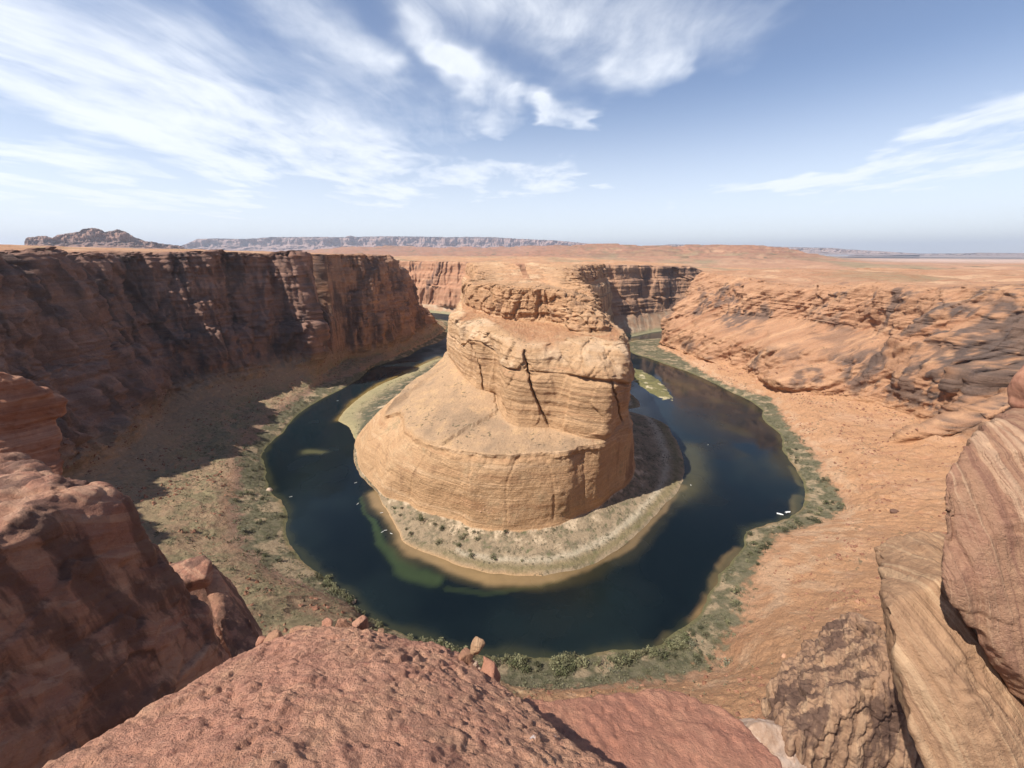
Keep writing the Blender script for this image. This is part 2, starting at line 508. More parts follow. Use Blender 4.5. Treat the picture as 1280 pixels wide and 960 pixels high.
O7 = [W(-25,-2,-17), W(-70,2,-15), W(-170,10,-9), W(-345,55,-5), W(-470,150,-3), W(-560,262,-2), W(-612,365,0), W(-630,501,0), W(-684,640,2), W(-636,755,1), W(-545,850,-1), W(-462,918,-2), W(-468,928,-3),
      W(-590,946,-3), W(-606,964,-3), W(-602,988,-3), W(-590,996,-4), W(-418,1003,-4), W(-412,1014,-4), W(-411,1040,-4), W(-408,1150,-8), W(-398,1290,-20), W(-384,1370,-46), W(-376,1440,-112), W(-370,1500,-180), W(-366,1570,-228),
      W(-440,1650,-238), W(-600,1700,-236), W(-1000,1760,-232),
      W(0,-3,-17), W(25,-3,-17), W(70,2,-17), W(190,20,-18), W(350,70,-24), W(500,140,-34), W(650,280,-44), W(770,480,-52), W(782,600,-55), W(742,700,-64), W(762,815,-67),
      W(752,905,-75), W(712,975,-84), W(690,1050,-84), W(664,1130,-83), W(630,1240,-84), W(590,1340,-86), W(640,1370,-84), W(760,1340,-80), W(1300,1340,-70)]
def ring_back(src, d, dz):
    out = []
    for q in src:
        x, y, z = q[1:]
        if y < OC[1]:
            r = math.hypot(x, y - OC[1])
            out.append(W(x + x / r * d, y + (y - OC[1]) / r * d, z + dz(x, y)))
        else:
            out.append(W(x + math.copysign(d, x), y, z + dz(x, y)))
    return out
def left(x):
    return float(sstep(np.array(-x), 150, 500))
O8 = ring_back(O7, 55, lambda x, y: 2 + (3 + 22 * float(sstep(np.array(float(y)), 1000, 1300))) * (1 - left(x)))
O9 = ring_back(O7, 420, lambda x, y: 12 * left(x) + (22 + 10 * float(sstep(np.array(float(y)), 1000, 1300))) * (1 - left(x)))
O10 = ring_back(O7, 1500, lambda x, y: lerp(14, 78, float(sstep(np.array(1300.0 - y), 0, 900))) * left(x) + 18 * (1 - left(x)))
O11 = ring_back(O7, 2300, lambda x, y: -20 + 30 * left(x))

def usamples(lo, hi, ring, centre, RR, k, smin, smax, dense=None):
    us = [lo]
    while us[-1] < hi:
        w, z = ring(np.array([us[-1]]))
        x, y = from_uw(np.array([us[-1]]), w, centre, RR)
        d = math.sqrt(float(x[0]) ** 2 + float(y[0]) ** 2 + 300 ** 2)
        st = min(max(d * k, smin), smax)
        if dense and dense[0] < us[-1] < dense[1]: st *= dense[2]
        us.append(us[-1] + st)
    return np.array(us)

def build_outer():
    rO = [Ring(p, OC, OR) for p in (O1, O2, O3, O4, O5, O6, O7, O8, O9, O10, O11)]
    q = OR * math.pi / 2
    u = usamples(-q - 1350, q + 900, rO[0], OC, OR, 1 / 480.0, 0.75, 3.6, (-q - 402, -q - 286, 0.33))
    rs = [r(u) for r in rO]
    und = (rs[0][0] - 14, np.full(len(u), -305.0))
    rs = [und] + rs
    for k in range(1, len(rs)):            # keep the rings in order outward
        rs[k] = (np.maximum(rs[k][0], rs[k - 1][0] + 1.5), rs[k][1])
    # ring parameter: 0 under water, 1 shore, 2 bank, 3 talus, 4 foot, 5 ledge, 6 ledge back, 7 rim, 8 back
    cnt = [5, 26, 44, 64, 44, 10, 96, 26, 46, 40, 8]
    w, z, t = loft(rs, cnt, u)
    uu = np.broadcast_to(u, w.shape)
    x, y = from_uw(uu, w, OC, OR)
    P = np.stack([x, y, z], 2)
    tt = np.broadcast_to(t[:, None], w.shape)
    nr, nc = w.shape
    N = -grid_normals(P).reshape(-1, 3)
    N *= np.sign(N[:, 2:3] + 1e-6)
    V = P.reshape(-1, 3).copy(); T = tt.ravel(); Uf = uu.ravel()
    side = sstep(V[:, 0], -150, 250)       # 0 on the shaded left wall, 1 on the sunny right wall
    cliff = sstep(T, 3.7, 4.3) * (1 - sstep(T, 7.6, 8.3))
    tal = sstep(T, 1.8, 2.6) * (1 - sstep(T, 4.0, 4.4))
    flat = sstep(T, 7.6, 8.4)
    dist = np.linalg.norm(V, axis=1)
    near = 1 - sstep(np.hypot(V[:, 0], V[:, 1] - 0), 30, 90)
    horiz = N.copy(); horiz[:, 2] = 0
    horiz /= np.linalg.norm(horiz, axis=1, keepdims=True) + 1e-6
    # --- relief of the cliffs
    big = fbm(V, 130, 3, 1, 0.5, (1, 1, 0.35))
    alc = fbm(V, 55, 3, 2, 0.5, (1, 1, 0.7))
    joint = ridged(V, 60, 3, 3, 0.55, (1, 1, 0.16))
    warp = fbm(V, 90, 2, 4) * 8
    # inclined slabs and cross beds on the right, level beds on the left
    dip = np.where(side > 0.5, V[:, 2] * 0.80 + (V[:, 1] * 0.36 - V[:, 0] * 0.25), V[:, 2] + V[:, 1] * 0.04)
    bed = np.stack([V[:, 0] * 0.012, V[:, 1] * 0.012, (dip + warp) * 0.06], 1)
    strata = ridged(bed, 1.0, 4, 5, 0.6)
    bedl = np.stack([V[:, 0] * 0.004, V[:, 1] * 0.004, (V[:, 2] + warp * 0.3) * 0.13], 1)
    level = fbm(bedl, 1.0, 3, 6, 0.6)
    small = fbm(V, 11, 4, 7, 0.55)
    slab = np.abs(fbm(V + np.c_[dip, dip * 0, dip * 0] * 0.3, 75, 3, 8)) 
    frac = np.exp(-(fbm(V, 42, 3, 31, 0.5, (1, 1, .09)) / 0.05) ** 2)         # open fractures
    rib = ridged(np.stack([V[:, 0] * .004, V[:, 1] * .004, (V[:, 2] * .75 + V[:, 1] * .62 - V[:, 0] * .2 + warp) * 0.017], 1), 1.0, 4, 32, .6)
    rib2 = ridged(np.stack([V[:, 0] * .01, V[:, 1] * .01, (V[:, 2] * .75 + V[:, 1] * .62 - V[:, 0] * .2 + warp) * 0.05], 1), 1.0, 3, 37, .6)
    slope_l = (1 - side) * sstep(-V[:, 2], 90, 170)
    chunk = np.abs(fbm(V, 24, 3, 33))
    fq = fbm(V, 120, 3, 34, .55, (1, 1, .10)) * 4.0
    facet = (np.floor(fq) + sstep(fq - np.floor(fq), .42, .58)) / 4.0
    fq2 = fbm(V, 45, 2, 35, .5, (1, 1, .16)) * 3.0
    facet2 = (np.floor(fq2) + sstep(fq2 - np.floor(fq2), .40, .60)) / 3.0
    dep = (big * lerp(9, 15, side) + facet * lerp(34, 10, side) + facet2 * lerp(13, 5, side) + alc * lerp(5, 6, side) + joint * lerp(5, 3, side) + strata * lerp(2.0, 4.0, side) + level * lerp(4.0, 2.5, side) + small * lerp(1.8, .8, side)
           - slab * 14 * side - chunk * lerp(4, 1.2, side) - frac * lerp(6, 2, side) + rib * (13 * side + 8 * slope_l) + rib2 * 4.0 * side)
    cm = (cliff > .02) & (near < .9)
    sh_ = V.copy(); sh_[:, 2] = np.where(side > .5, V[:, 2] * .75 + V[:, 1] * .62 - V[:, 0] * .2, V[:, 2])
    for (bs, az_, am_l, am_r, sd_) in ((46, .34, 6.0, 3.2, 320), (15, .6, 2.4, .9, 321)):
        bh, bj = blocks(sh_[cm], bs, sd_, (1, 1, az_))
        dep[cm] += bh * lerp(am_l, am_r, side[cm]) - bj * lerp(1.5, .8, side[cm])
    amp = cliff * (1 - near) * np.clip(dist / 350, 0.25, 1)
    amp = amp * (1 - .78 * np.exp(-(((V[:, 0] + 500) / 120) ** 4 + ((V[:, 1] - 972) / 75) ** 4)))
    V += (horiz * 0.85 + N * 0.35) * (dep * amp)[:, None]
    # --- talus: gullies running down the slope and rubble
    arc = np.stack([Uf, w.ravel() * 0.10, Uf * 0], 1)
    gul = ridged(arc, 34, 3, 9, 0.5)
    rub = fbm(V, 9, 4, 10, 0.6)
    V[:, 2] += tal * (gul * lerp(4.2, 0.25, side) + rub * 2.0 + blocks(V, 7.0, 323)[0] * .35 * side + np.maximum(blocks(V, 18.0, 324)[0] - .45, 0) * 2.2 * side + ridged(V, 16, 3, 19) * 1.0 + np.maximum(fbm(V, 5, 3, 18), .2) * 1.6 + fbm(V, 60, 2, 12) * 4.5) * (1 - 0.7 * near)
    bankm = sstep(T, 1.05, 1.6) * (1 - sstep(T, 2.2, 2.8))
    V[:, 2] += bankm * (fbm(V, 14, 3, 13) * 1.2 + 0.6)
    # wavy shoreline
    shm = np.exp(-((T - 1) / 0.5) ** 2)
    V[:, :2] += horiz[:, :2] * (fbm(V, 22, 3, 14) * 2.6 * shm)[:, None]
    # --- plateau: slickrock ledges and dunes
    pl = sstep(T, 7.2, 8.2)
    ter = fbm(V, 160, 4, 15) * 9 + np.abs(fbm(V, 45, 3, 16)) * 5
    st = np.floor(ter / 2.2) * 2.2 + sstep(ter / 2.2 - np.floor(ter / 2.2), 0.55, 0.95) * 2.2
    plz = pl * (lerp(ter * 0.35, st, side) + lerp(1.0, 1.0, side) * fbm(V, 9, 3, 17) * 0.5)
    hide = 1 - 0.0 * side
    plz = np.where(V[:, 1] < 150, plz * sstep(np.hypot(V[:, 0], V[:, 1]), 30, 300), plz)
    V[:, 2] += plz * hide
    edge = sstep(T, 10.4, 11.0)
    V[:, 2] -= edge * 30
    # --- colour of the ground, with sunlight painted on the left buttress
    n_a = fbm(V, 70, 4, 20); n_b = fbm(V, 18, 4, 21); n_c = fbm(V, 5, 3, 22)
    streak = fbm(V, 16, 4, 23, 0.6, (1, 1, 0.13)); streak2 = fbm(V, 60, 3, 24, 0.5, (1, 1, 0.30))
    col = np.empty((len(V), 3), np.float32)
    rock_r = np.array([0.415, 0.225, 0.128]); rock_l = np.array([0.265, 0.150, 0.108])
    sidec = np.maximum(side, .75 * (1 - side) * sstep(V[:, 1], 955, 1000))  # lighter rock tone on the far left buttress imitates the sun on it
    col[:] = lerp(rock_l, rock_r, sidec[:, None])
    dq = np.where(side > .5, V[:, 2] * .75 + V[:, 1] * .62 - V[:, 0] * .2, V[:, 2])
    lvl = fbm(np.stack([V[:, 0] * .003, V[:, 1] * .003, (dq + warp) * 0.06], 1), 1.0, 4, 25, 0.65)
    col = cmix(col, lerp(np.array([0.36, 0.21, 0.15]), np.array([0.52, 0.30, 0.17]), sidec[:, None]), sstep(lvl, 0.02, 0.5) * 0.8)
    col = cmix(col, [0.30, 0.13, 0.065], sstep(-lvl, 0.10, 0.6) * 0.55)
    # desert varnish: dark hanging curtains under ledges
    var = sstep(streak * 0.6 + streak2 * 0.7 + n_a * 0.3, lerp(-0.10, 0.0, side), lerp(0.30, 0.22, side))
    vz = np.clip(cliff, 0, 1) * lerp(0.85, 0.9, side)
    gate = lerp(1.0, sstep(fbm(V, 130, 2, 26) + sstep(V[:, 0], 560, 700) * 0.30 * (1 - sstep(V[:, 1], 700, 850)) + 0.22 * sstep(V[:, 1], 980, 1100) * (V[:, 2] > -200), 0.0, 0.22), side)
    steep = 1 - sstep(np.abs(N[:, 2]), 0.6, 0.9)
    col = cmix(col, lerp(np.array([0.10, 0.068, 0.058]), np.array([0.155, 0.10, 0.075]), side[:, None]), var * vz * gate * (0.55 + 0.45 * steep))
    dn = V / np.maximum(V[:, 1:2] * math.cos(R(PITCH)) - V[:, 2:3] * math.sin(R(PITCH)), 1.0)
    pxx = 640 + FOC * dn[:, 0]; pyy = 480 - FOC * (dn[:, 1] * math.sin(R(PITCH)) + dn[:, 2] * math.cos(R(PITCH)))
    for (a, b, rx, rz, k) in ((905, 375, 45, 22, .8), (925, 400, 35, 30, .9), (880, 420, 30, 25, .7), (1230, 470, 75, 40, 1.0), (1270, 420, 70, 50, 1.0), (1130, 490, 45, 30, .9), (1215, 530, 60, 22, 1.0),
                              (1150, 400, 40, 28, .8), (1085, 450, 40, 26, .7), (1040, 400, 30, 14, .6), (1180, 440, 40, 24, .8), (980, 440, 30, 16, .5), (1240, 385, 60, 20, .6)):
        j = np.argmin((pxx - a) ** 2 + (pyy - b) ** 2 + 1e6 * (T > 7.6) + 1e6 * (V[:, 1] < 200))
        cpt = V[j]
        m = np.exp(-((V[:, 0] - cpt[0]) ** 2 + (V[:, 1] - cpt[1]) ** 2) / (rx * 1.2) ** 2 - (V[:, 2] - cpt[2]) ** 2 / (rz * 1.2) ** 2)
        m = sstep(m * .9 + n_b * .55 + streak * .6 + lvl * .45 + n_c * .15, .50, .66) * (m > .05)
        col = cmix(col, [0.125, 0.088, 0.072], m * k * .85 * np.clip(cliff, 0, 1))
    # talus
    side0 = side; side = np.maximum(side, sstep(V[:, 0], -60, 60) * (V[:, 1] < 400))
    tcol = np.empty_like(col)
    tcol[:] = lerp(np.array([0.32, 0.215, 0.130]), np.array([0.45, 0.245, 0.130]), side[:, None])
    tcol = cmix(tcol, [0.50, 0.30, 0.18], sstep(n_a, 0.0, 0.6) * (0.25 + 0.45 * side))
    tcol = cmix(tcol, [0.37, 0.175, 0.098], sstep(n_b, 0.1, 0.6) * (0.15 + 0.35 * side))
    pale = sstep(n_c + n_b * 0.5, 0.25, 0.6)
    tcol = cmix(tcol, [0.56, 0.36, 0.23], pale * 0.45)
    lowt = (1 - sstep(T, 2.1, 2.9))
    tcol = cmix(tcol, [0.55, 0.38, 0.24], lowt * sstep(n_b, -0.15, 0.3) * 0.8 * side)
    sagel = (1 - side) * sstep(n_b * 0.8 + n_c * 0.5 + n_a * 0.4, -0.25, 0.25) * (1 - sstep(T, 2.9, 3.9))
    tcol = cmix(tcol, [0.225, 0.190, 0.105], sagel * 0.85)
    col = cmix(col, tcol, np.maximum(tal, 0) * 1.0)
    # bank: sage scrub soil and wet shore
    bank = (1 - sstep(T + n_b * 0.35 + n_c * 0.2, 1.85, 2.15))
    bcol = np.empty_like(col); bcol[:] = (0.165, 0.142, 0.086)
    bcol = cmix(bcol, [0.095, 0.090, 0.048], sstep(n_c, -0.15, 0.3) * 0.8)
    bcol = cmix(bcol, [0.40, 0.29, 0.18], sstep(n_b + n_a * .5, 0.02, 0.30) * 0.75)
    col = cmix(col, bcol, bank)
    sh = 1 - sstep(T + n_c * 0.08, 1.06, 1.22)
    scol = np.empty_like(col); scol[:] = (0.14, 0.125, 0.060)
    scol = cmix(scol, [0.30, 0.20, 0.11], sstep(n_a + n_b * 0.4, 0.15, 0.5) * .8)
    col = cmix(col, scol, sh)
    # plateau
    pcol = np.empty_like(col); pcol[:] = (0.43, 0.24, 0.14)
    pcol = cmix(pcol, [0.52, 0.32, 0.19], sstep(fbm(V, 120, 4, 27), 0.05, 0.4))
    pcol = cmix(pcol, [0.27, 0.20, 0.115], sstep(fbm(V, 300, 4, 28, 0.6), 0.05, 0.35) * 0.75 * sstep(T, 8.2, 9))
    pcol = cmix(pcol, [0.33, 0.15, 0.08], sstep(ridged(V, 60, 3, 29, 0.5, (1, 1, 3)), 0.5, 0.8) * 0.5)
    col = cmix(col, pcol, flat)
    print('outer verts', len(V))
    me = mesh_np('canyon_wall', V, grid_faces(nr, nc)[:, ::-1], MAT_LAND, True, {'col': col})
    return me, V.reshape(nr, nc, 3), T.reshape(nr, nc), side.reshape(nr, nc), u
MAT_LAND = land_material('sandstone_land')
outer_me, OV, OT, OS, OUU = build_outer()
put('canyon_terrain', outer_me, label='horseshoe shaped canyon rim with shaded left cliff and sunlit right slickrock slopes', cat='canyon', kind='structure')

# ================================================================== THE BUTTE INSIDE THE BEND
BC, BR = (30.0, 830.0), 300.0
def inpoly(x, y, poly):
    c = np.zeros(len(x), bool)
    n = len(poly)
    for i in range(n):
        x0, y0 = poly[i]; x1, y1 = poly[(i + 1) % n]
        k = (y0 > y) != (y1 > y)
        with np.errstate(divide='ignore', invalid='ignore'):
            c ^= k & (x < (x1 - x0) * (y - y0) / (y1 - y0 + 1e-12) + x0)
    return c

def segdist(x, y, pts):
    d = np.full(len(x), 1e9)
    for (x0, y0), (x1, y1) in zip(pts[:-1], pts[1:]):
        vx, vy = x1 - x0, y1 - y0
        t = np.clip(((x - x0) * vx + (y - y0) * vy) / (vx * vx + vy * vy + 1e-9), 0, 1)
        d = np.minimum(d, np.hypot(x - x0 - t * vx, y - y0 - t * vy))
    return d

B1 = Zp(shore_in_px[1:], Zr) + [W(-195,1250,Zr), W(-235,1560,Zr), W(-300,1900,Zr), W(215,720,Zr), W(255,900,Zr), W(284,1014,Zr), W(353,1318,Zr), W(450,1600,Zr)]
B2 = [(446,566,-296),(451,588,-296),(460,599,-296),(472,612,-294),(484,622,-292),(508,628,-290),(525,639,-290),(550,645,-290),(575,652,-290),(592,661,-290),
      (633,664,-290),(667,662,-290),(692,658,-290),(725,644,-290),(746,635,-290),(767,618,-290),(783,607,-290),(794,583,-290),
      W(-262,578,-296), W(-256,606,-294), W(-240,650,-290), W(-215,710,-288), W(-185,790,-286), W(-165,900,-288), W(-165,1100,-292), W(-185,1250,-292),
      W(-220,1560,-292), W(-290,1900,-292), W(185,540,-291), W(196,640,-291), W(206,800,-292), W(230,1000,-292), W(270,1200,-292), W(345,1330,-290), W(440,1600,-288)]
B4 = [(470,527,-246),(480,520,-236),(497,515,-228),(508,538,-226),(528,552,-224),(554,559,-220),(588,565.5,-217),(628,569,-216),(669,566,-215),(709,564,-214),
      (732,556,-213),(760,554,-212),(786,553,-212),W(150,440,-213),W(160,480,-215),W(170,560,-220),W(180,640,-220),W(190,800,-222),W(212,1000,-225),W(250,1200,-225),W(325,1330,-225),W(425,1600,-220),
      (494,498,-222),(517,475,-215),(548,458,-206),W(-138,760,-205),W(-132,900,-210),W(-140,1100,-215),W(-160,1250,-220),W(-200,1560,-220),W(-270,1900,-220)]
B5 = [(566,453,-186),(575,466,-190),(588,480,-194),(598,488,-196),(608,491,-197),(620,494,-198),(625,512,-201),(633,526,-203),(649,534,-204),(685,535,-205),(702,539,-206),
      (736,548,-208),(772,550,-210),(786,550,-209),W(147,442,-205),W(156,480,-205),W(165,560,-205),W(174,640,-205),W(182,800,-205),W(203,1000,-205),W(240,1200,-205),W(318,1340,-205),W(418,1600,-200),
      W(-116,740,-190),W(-120,900,-195),W(-130,1100,-200),W(-150,1250,-205),W(-190,1560,-205),W(-260,1900,-205)]
B6 = [(567,436,-146),(583,428,-132),(597,428,-129),(610,440,-137),(620,451,-142),(635,461,-146),(660,464,-146),(700,467,-146),(730,472,-147),(762,476,-148),(785,480,-158),(794,500,-172),
      W(156,500,-165),W(158,560,-155),W(166,640,-150),W(172,800,-150),W(192,1000,-150),W(228,1200,-150),W(310,1350,-150),W(408,1600,-150),
      W(-108,760,-140),W(-112,900,-150),W(-122,1100,-150),W(-142,1250,-150),W(-180,1560,-150),W(-250,1900,-150)]
B7 = [(571,404,-113),(580,392,-104),(600,398,-107),(622,408,-112),(645,424,-116),(662,431,-119),(682,431,-118),(700,424,-114),(740,421,-112),(768,428,-114),W(146,560,-114),W(154,640,-113),W(164,800,-112),W(186,1000,-112),W(222,1200,-112),
      W(303,1360,-112),W(400,1600,-112),W(-100,780,-108),W(-105,900,-110),W(-114,1100,-112),W(-134,1250,-112),W(-172,1560,-112),W(-242,1900,-112)]
B8 = [(584,382,-96),(602,390,-103),(622,396,-106),(652,401,-108),(675,403,-108),(700,406,-107),(716,414,-109),(752,419,-111),W(138,560,-105),W(146,640,-104),W(156,800,-100),W(178,1000,-98),W(214,1200,-98),
      W(296,1365,-98),W(392,1600,-98),W(-92,800,-94),W(-98,900,-95),W(-106,1100,-98),W(-126,1250,-98),W(-164,1560,-98),W(-234,1900,-98)]
B9 = [(591,373,-78),(601,356,-56),(620,357,-55),(640,361,-56),(665,363,-56),(692,363,-57),(718,367,-62),(735,391,-86),(744,404,-99),W(134,640,-86),W(136,700,-66),W(128,800,-54),W(140,900,-48),W(160,1050,-43),W(180,1150,-41),W(225,1290,-39),W(300,1430,-38),W(375,1600,-38),
      W(-72,860,-50),W(-82,950,-46),W(-95,1150,-42),W(-115,1280,-40),W(-150,1560,-38),W(-220,1900,-38)]
B10 = [W(30 + math.sin(a) * 8, 830 - math.cos(a) * 8, -48) for a in np.linspace(-1.5, 1.5, 7)] + [W(36,900,-45), W(24,900,-45), W(40,1200,-38), W(20,1200,-38), W(60,1900,-34), W(-20,1900,-34)]

def lift(pts):
    zi = [-300, -290, -246, -216, -205, -146, -113, -107, -57, -38, 0]; zo = [-300, -290, -240, -208, -197, -132, -99, -96, -50.5, -38, 0]
    return [(*p[:-1], float(np.interp(p[-1], zi, zo))) for p in pts]
B4, B5, B6, B7, B8, B9 = [lift(p) for p in (B4, B5, B6, B7, B8, B9)]
def build_butte():
    rr = {k: Ring(p, BC, BR) for k, p in dict(B1=B1, B2=B2, B4=B4, B5=B5, B6=B6, B7=B7, B8=B8, B9=B9, B10=B10).items()}
    q = BR * math.pi / 2
    u = usamples(-q - 950, q + 700, rr['B4'], BC, BR, 1 / 600.0, 0.6, 3.5)
    r1, r2, r4, r5, r6, r7, r8, r9, r10 = [rr['B%d' % k](u) for k in (1, 2, 4, 5, 6, 7, 8, 9, 10)]
    r0 = (r1[0] + 14, np.full(len(u), -305.0))
    r3 = (lerp(r2[0], r4[0], 0.36), lerp(r2[1], r4[1], 0.52))
    lip = (r4[0] + 1.2, r4[1] - 4.5)
    r6a = (lerp(r5[0], r6[0], .72), lerp(r5[1], r6[1], .88)); r7a = (lerp(r6[0], r7[0], .50), lerp(r6[1], r7[1], .80)); r9a = (lerp(r8[0], r9[0], .46), lerp(r8[1], r9[1], .66))
    rs = [r0, r1, r2, r3, lip, r4, r5, r6a, r6, r7a, r7, r8, r9a, r9, r10]
    for k in range(1, len(rs)):
        rs[k] = (np.minimum(rs[k][0], rs[k - 1][0] - 0.6), rs[k][1])
    # 0 under water 1 shore 2 foot 3 face 4 lip 5 bench rim 6 tower foot 7 seam 8 shoulder 9 cap foot 10 cap top 11 summit
    cnt = [5, 44, 34, 34, 5, 46, 62, 10, 36, 14, 28, 50, 22, 62]
    w, z, t = loft(rs, cnt, u)
    t = np.interp(t, np.arange(15), [0, 1, 2, 3, 4, 5, 6, 6.85, 7, 7.6, 8, 9, 9.7, 10, 11])
    uu = np.broadcast_to(u, w.shape)
    x, y = from_uw(uu, w, BC, BR)
    P = np.stack([x, y, z], 2)
    nr, nc = w.shape
    N = grid_normals(P).reshape(-1, 3)
    N *= np.sign(N[:, 2:3] + 1e-6)
    V = P.reshape(-1, 3).copy(); T = np.broadcast_to(t[:, None], w.shape).ravel()
    V0 = V.copy()
    Hn = N.copy(); Hn[:, 2] = 0; Hn /= np.linalg.norm(Hn, axis=1, keepdims=True) + 1e-6
    face = sstep(T, 2.0, 2.4) * (1 - sstep(T, 3.8, 4.0))
    lipm = sstep(T, 3.6, 3.95) * (1 - sstep(T, 5.0, 5.3))
    bench = sstep(T, 5.0, 5.15) * (1 - sstep(T, 5.8, 6.05))
    tier1 = sstep(T, 6.0, 6.2) * (1 - sstep(T, 6.9, 7.0))
    tier2 = sstep(T, 7.0, 7.1) * (1 - sstep(T, 8.0, 8.3))
    rubb = sstep(T, 8.0, 8.3) * (1 - sstep(T, 8.9, 9.1))
    capf = sstep(T, 9.0, 9.2) * (1 - sstep(T, 10.1, 10.8))
    top = sstep(T, 10.2, 10.9)
    warp = fbm(V, 80, 2, 40) * 6
    bed = fbm(np.stack([V[:, 0] * .006, V[:, 1] * .006, (V[:, 2] + warp) * 0.16], 1), 1.0, 4, 41, 0.62)
    bed2 = ridged(np.stack([V[:, 0] * .01, V[:, 1] * .01, (V[:, 2] + warp + V[:, 0] * 0.05) * 0.075], 1), 1.0, 3, 42, 0.6)
    vert = ridged(V, 46, 3, 43, 0.55, (1, 1, 0.1))
    fine = fbm(V, 8, 4, 44, 0.58)
    big = fbm(V, 70, 3, 45)
    fq = fbm(V, 85, 3, 36, .55, (1, 1, .12)) * 3.0
    facet = (np.floor(fq) + sstep(fq - np.floor(fq), .42, .58)) / 3.0
    blk = np.abs(fbm(V, 30, 3, 46, 0.5, (1, 1, 0.8)))
    backside = sstep(np.abs(V[:, 0] - 30) * 0.6 + (V[:, 1] - 640), -10, 150)
    d = np.zeros(len(V))
    d += face * (bed * 0.30 + vert * 0.7 + fine * 0.9 + big * 3.5 - np.exp(-(fbm(V, 50, 2, 38, .5, (1, 1, .04)) / .03) ** 2) * 1.1)
    d += lipm * (fine * 1.6 + fbm(V, 16, 3, 47) * 3.2)
    d += tier1 * (bed * 1.5 + fine * 0.8 + big * 3 + facet * 9 + bed2 * 1.2 + backside * (vert * 5))
    crk = np.exp(-(fbm(V, 40, 2, 39, .5, (1, 1, .07)) / .03) ** 2)
    bm_ = (T > 5.9) & (T < 10.8)
    bh = np.zeros(len(V)); bj = np.zeros(len(V))
    bh[bm_], bj[bm_] = blocks(V[bm_], 26, 330, (1, 1, .75)); b2_ = np.zeros(len(V)); b2_[bm_] = blocks(V[bm_], 10, 331, (1, 1, .8))[0]
    d += (tier1 * .25 + tier2 * .5 + capf * 1.0) * (bh * 3.6 - bj * .8) + (capf + .35 * tier2) * b2_ * 1.8
    d += tier2 * (facet * 8 + bed * 1.6 + fine * 1.0 + vert * 2.0 + big * 4 + bed2 * 1.6 + 0.8 - crk * 2.6)
    capL = 1 - .75 * sstep(30 - V[:, 0], 40, 90)
    capf_c = capf; capf = capf * capL
    d += capf * (bed * 3.6 + fine * 2.4 - blk * 9 + vert * 3.5 + big * 6 + 0.8 - crk * 4.5)
    capf = capf_c
    # undercut seam between the tiers
    d -= 4.2 * np.exp(-((T - 7.0) / 0.030) ** 2) * (V0[:, 1] < 900) * (.35 + .65 * sstep(fbm(V, 40, 2, 37), -.15, .25))
    V += (Hn * 0.8 + N * 0.3) * d[:, None]
    V[:, 2] += rubb * (fbm(V, 7, 4, 48, 0.6) * 2.2) + bench * (fbm(V, 22, 4, 49) * 1.0 + fbm(V, 4, 3, 50) * 0.3)
    tt_ = fbm(V, 60, 4, 51) * 7 + V0[:, 1] * 0.012
    st = np.floor(tt_ / 3.2) * 3.2 + sstep(tt_ / 3.2 - np.floor(tt_ / 3.2), 0.75, 0.95) * 3.2 - V0[:, 1] * 0.012
    V[:, 2] += top * (st + fbm(V, 9, 3, 52) * .9) + capf * fbm(V, 12, 3, 53) * 1.6
    # slab lying on the left of the bench
    sp = [U(a, b, -198)[:2] for a, b in [(494,505),(503,524),(517,545),(528,549),(551,544),(575,534),(600,524),(622,516),(618,497),(598,490),(580,472),(566,456),(548,460),(517,478)]]
    jx = V0[:, 0] + fbm(V0, 12, 3, 54) * 5; jy = V0[:, 1] + fbm(V0, 12, 3, 55) * 5
    slab = inpoly(jx, jy, sp) & (T > 5.05) & (T < 6.0)
    V[:, 2] += slab * 3.6
    # open joints in the tower
    cracks = [([(657,437,-109),(660,464,-132),(668,492,-157),(678,517,-180),(689,538,-197)], 1.25, 13, 6.0, 7.7), ([(762,474,-134),(772,505,-160),(786,538,-196)], 0.9, 7, 6.0, 7.0),
              ([(700,440,-112),(722,470,-133)], .7, 2.5, 7.0, 8.0), ([(745,438,-108),(760,474,-133)], .7, 2.5, 7.0, 8.0), ([(627,428,-111),(640,462,-133)], .7, 2.0, 7.0, 8.0),
              ([(588,420,-122),(600,455,-150),(606,488,-189)], 1.2, 6, 6.0, 7.0)]
    ck = np.zeros(len(V))
    for pts, wd, dep, ta, tb in cracks:
        W3 = np.array([U(*p) for p in pts])
        zz = W3[::-1, 2]; xx = np.interp(V0[:, 2], zz, W3[::-1, 0]) + fbm(V0, 9, 2, 56) * 1.6
        yy = np.interp(V0[:, 2], zz, W3[::-1, 1])
        taper = sstep(V0[:, 2], zz[0] - 2, zz[0] + 6) * (1 - sstep(V0[:, 2], zz[-1] - 3, zz[-1] + 1))
        m = np.exp(-((V0[:, 0] - xx) / wd) ** 2) * (T > ta) * (T < tb) * (np.abs(V0[:, 1] - yy) < 45) * taper
        V[:, 1] += m * dep * .8
        ck = np.maximum(ck, m)
    # beach relief
    beach = sstep(T, 1.0, 1.2) * (1 - sstep(T, 1.9, 2.05))
    V[:, 2] += beach * (0.8 + fbm(V, 10, 3, 57) * 0.9)
    shm = np.exp(-((T - 1) / 0.35) ** 2)
    V[:, :2] += Hn[:, :2] * (fbm(V, 20, 3, 58) * 1.8 * shm)[:, None]
    # --- ground colours
    n_a = fbm(V, 60, 4, 60); n_b = fbm(V, 16, 4, 61); n_c = fbm(V, 4.5, 3, 62)
    col = np.empty((len(V), 3), np.float32)
    col[:] = (0.50, 0.305, 0.165)
    lv = fbm(np.stack([V[:, 0] * .004, V[:, 1] * .004, (V[:, 2] + warp) * 0.12], 1), 1.0, 4, 63, 0.65)
    col = cmix(col, [0.60, 0.395, 0.235], sstep(lv, 0.05, 0.5) * 0.8)
